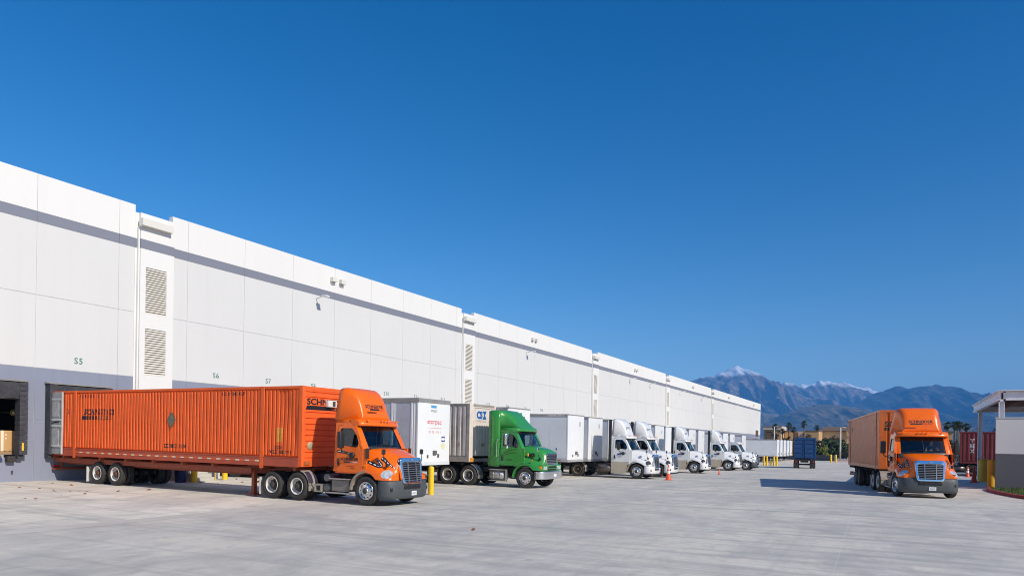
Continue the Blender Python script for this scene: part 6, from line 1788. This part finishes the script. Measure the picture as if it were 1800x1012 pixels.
P_A = [(-0.001, 0.0603), (0.0786, 0.0696), (0.1581, 0.0772), (0.2218, 0.083), (0.2504, 0.0888), (0.2623, 0.0935), (0.2763, 0.0958), (0.2913, 0.1008), (0.3035, 0.1079), (0.3117, 0.1101), (0.3186, 0.1093), (0.3255, 0.1076), (0.3379, 0.101), (0.3463, 0.0935), (0.3601, 0.0882), (0.3753, 0.0839), (0.3973, 0.0747), (0.4293, 0.0632), (0.4773, 0.052), (0.5573, 0.0334)]
P_A2 = [(0.3496, 0.0659), (0.3669, 0.0782), (0.3807, 0.0887), (0.3875, 0.0896), (0.3944, 0.087), (0.4, 0.0835), (0.4091, 0.0812), (0.4194, 0.0862), (0.4289, 0.0903), (0.4384, 0.0905), (0.448, 0.089), (0.4632, 0.0881), (0.4752, 0.0847), (0.4928, 0.0802), (0.5249, 0.0687), (0.5569, 0.0597)]
P_S = [(0.3813, 0.0744), (0.3995, 0.0862), (0.4066, 0.0876), (0.4122, 0.0857), (0.4191, 0.0882), (0.4286, 0.0925), (0.4383, 0.0922), (0.4479, 0.0904), (0.463, 0.0906), (0.4754, 0.0874), (0.4816, 0.0848), (0.4872, 0.0833), (0.4943, 0.0846), (0.5024, 0.0811), (0.5168, 0.0766), (0.5567, 0.0692)]
P_R = [(0.3822, 0.017), (0.4218, 0.0352), (0.4725, 0.0567), (0.493, 0.0682), (0.5152, 0.0781), (0.5294, 0.0839), (0.5421, 0.0865), (0.5501, 0.0843), (0.5549, 0.0824), (0.566, 0.0869), (0.5772, 0.0863), (0.5899, 0.0883), (0.6011, 0.0872), (0.6122, 0.0886), (0.6186, 0.087), (0.6266, 0.0839), (0.6363, 0.0801), (0.6491, 0.0763), (0.6587, 0.0733), (0.673, 0.0719), (0.7083, 0.0621), (0.7563, 0.0501), (0.836, 0.0458), (0.9557, 0.0398)]
P_B = [(0.3107, 0.0055), (0.3423, 0.0244), (0.362, 0.0342), (0.377, 0.044), (0.3968, 0.0523), (0.4214, 0.0578), (0.4382, 0.0589), (0.4613, 0.0585), (0.4853, 0.0537), (0.5252, 0.0448), (0.5732, 0.0336), (0.6372, 0.0227), (0.7011, 0.0118)]
P_C = [(0.2384, 0.0418), (0.318, 0.0479), (0.3475, 0.0476), (0.3639, 0.0446), (0.3889, 0.0367), (0.4052, 0.0286), (0.43, 0.0218), (0.462, 0.0135), (0.494, 0.0061)]
P_RN = [(0.5259, 0.0034), (0.5735, 0.0177), (0.629, 0.0377), (0.6464, 0.0444), (0.6607, 0.0486), (0.6797, 0.0513), (0.7084, 0.0541), (0.7561, 0.0597), (0.8357, 0.0657), (0.9553, 0.0637)]
mfar = mtn_mat('mountain_far', (.06, .05, .045), (.20, .16, .13), (1040, 420, .66), (.42, .36, .32))
msnow = mtn_mat('mountain_snow', (.10, .09, .085), (.26, .22, .20), (830, 260, .50))
mmid = mtn_mat('mountain_mid', (.025, .034, .03), (.085, .085, .065), None, (.26, .21, .16))
mlow = mtn_mat('mountain_low', (.08, .075, .05), (.15, .125, .09), None, (.28, .24, .18))
ridge('mountain_range', P_S, 16500, 3200, msnow, 3.1, .24, 16, 'snow covered far crest')
ridge('mountain_range', P_A, 13500, 3900, mfar, 7.7, .48, 14, 'tall blue peak with snow streaks')
ridge('mountain_range', P_A2, 14800, 2400, mfar, 1.9, .5, 18, 'streaked secondary peaks')
ridge('mountain_range', P_R, 12300, 3900, mmid, 12.3, .50, 13, 'dark blue forested ridge')
ridge('foothills', P_C, 9000, 2200, mlow, 17.9, .5, 16, 'brown foothill')
ridge('foothills', P_B, 8000, 2300, mlow, 23.4, .5, 15, 'rounded foothill')
ridge('foothills', P_RN, 7300, 2300, mmid, 29.2, .3, 13, 'foothill beyond the canopy')
# ================================================================== HAZE
HZD = 6.2e-5; HZC = (.12, .46, 1.0, 1)
m = MB(); m.box(-31500, 31500, -3500, 35500, -2.2, 1640)
hz = m.build('haze', [], None); 
hm_ = bpy.data.materials.new('haze_air'); hm_.use_nodes = True; nt = hm_.node_tree
for n in list(nt.nodes): nt.nodes.remove(n)
out = N(nt, 'ShaderNodeOutputMaterial'); pv = N(nt, 'ShaderNodeVolumePrincipled')
pv.inputs['Color'].default_value = HZC; pv.inputs['Density'].default_value = HZD; pv.inputs['Anisotropy'].default_value = -0.35
nt.links.new(pv.outputs[0], out.inputs['Volume']); hz.data.materials.append(hm_)
tag(hz, kind='stuff')
SC.cycles.volume_bounces = 3; SC.cycles.max_bounces = 6; SC.cycles.transparent_max_bounces = 10
SC.cycles.use_denoising = True; SC.cycles.filter_width = 1.0
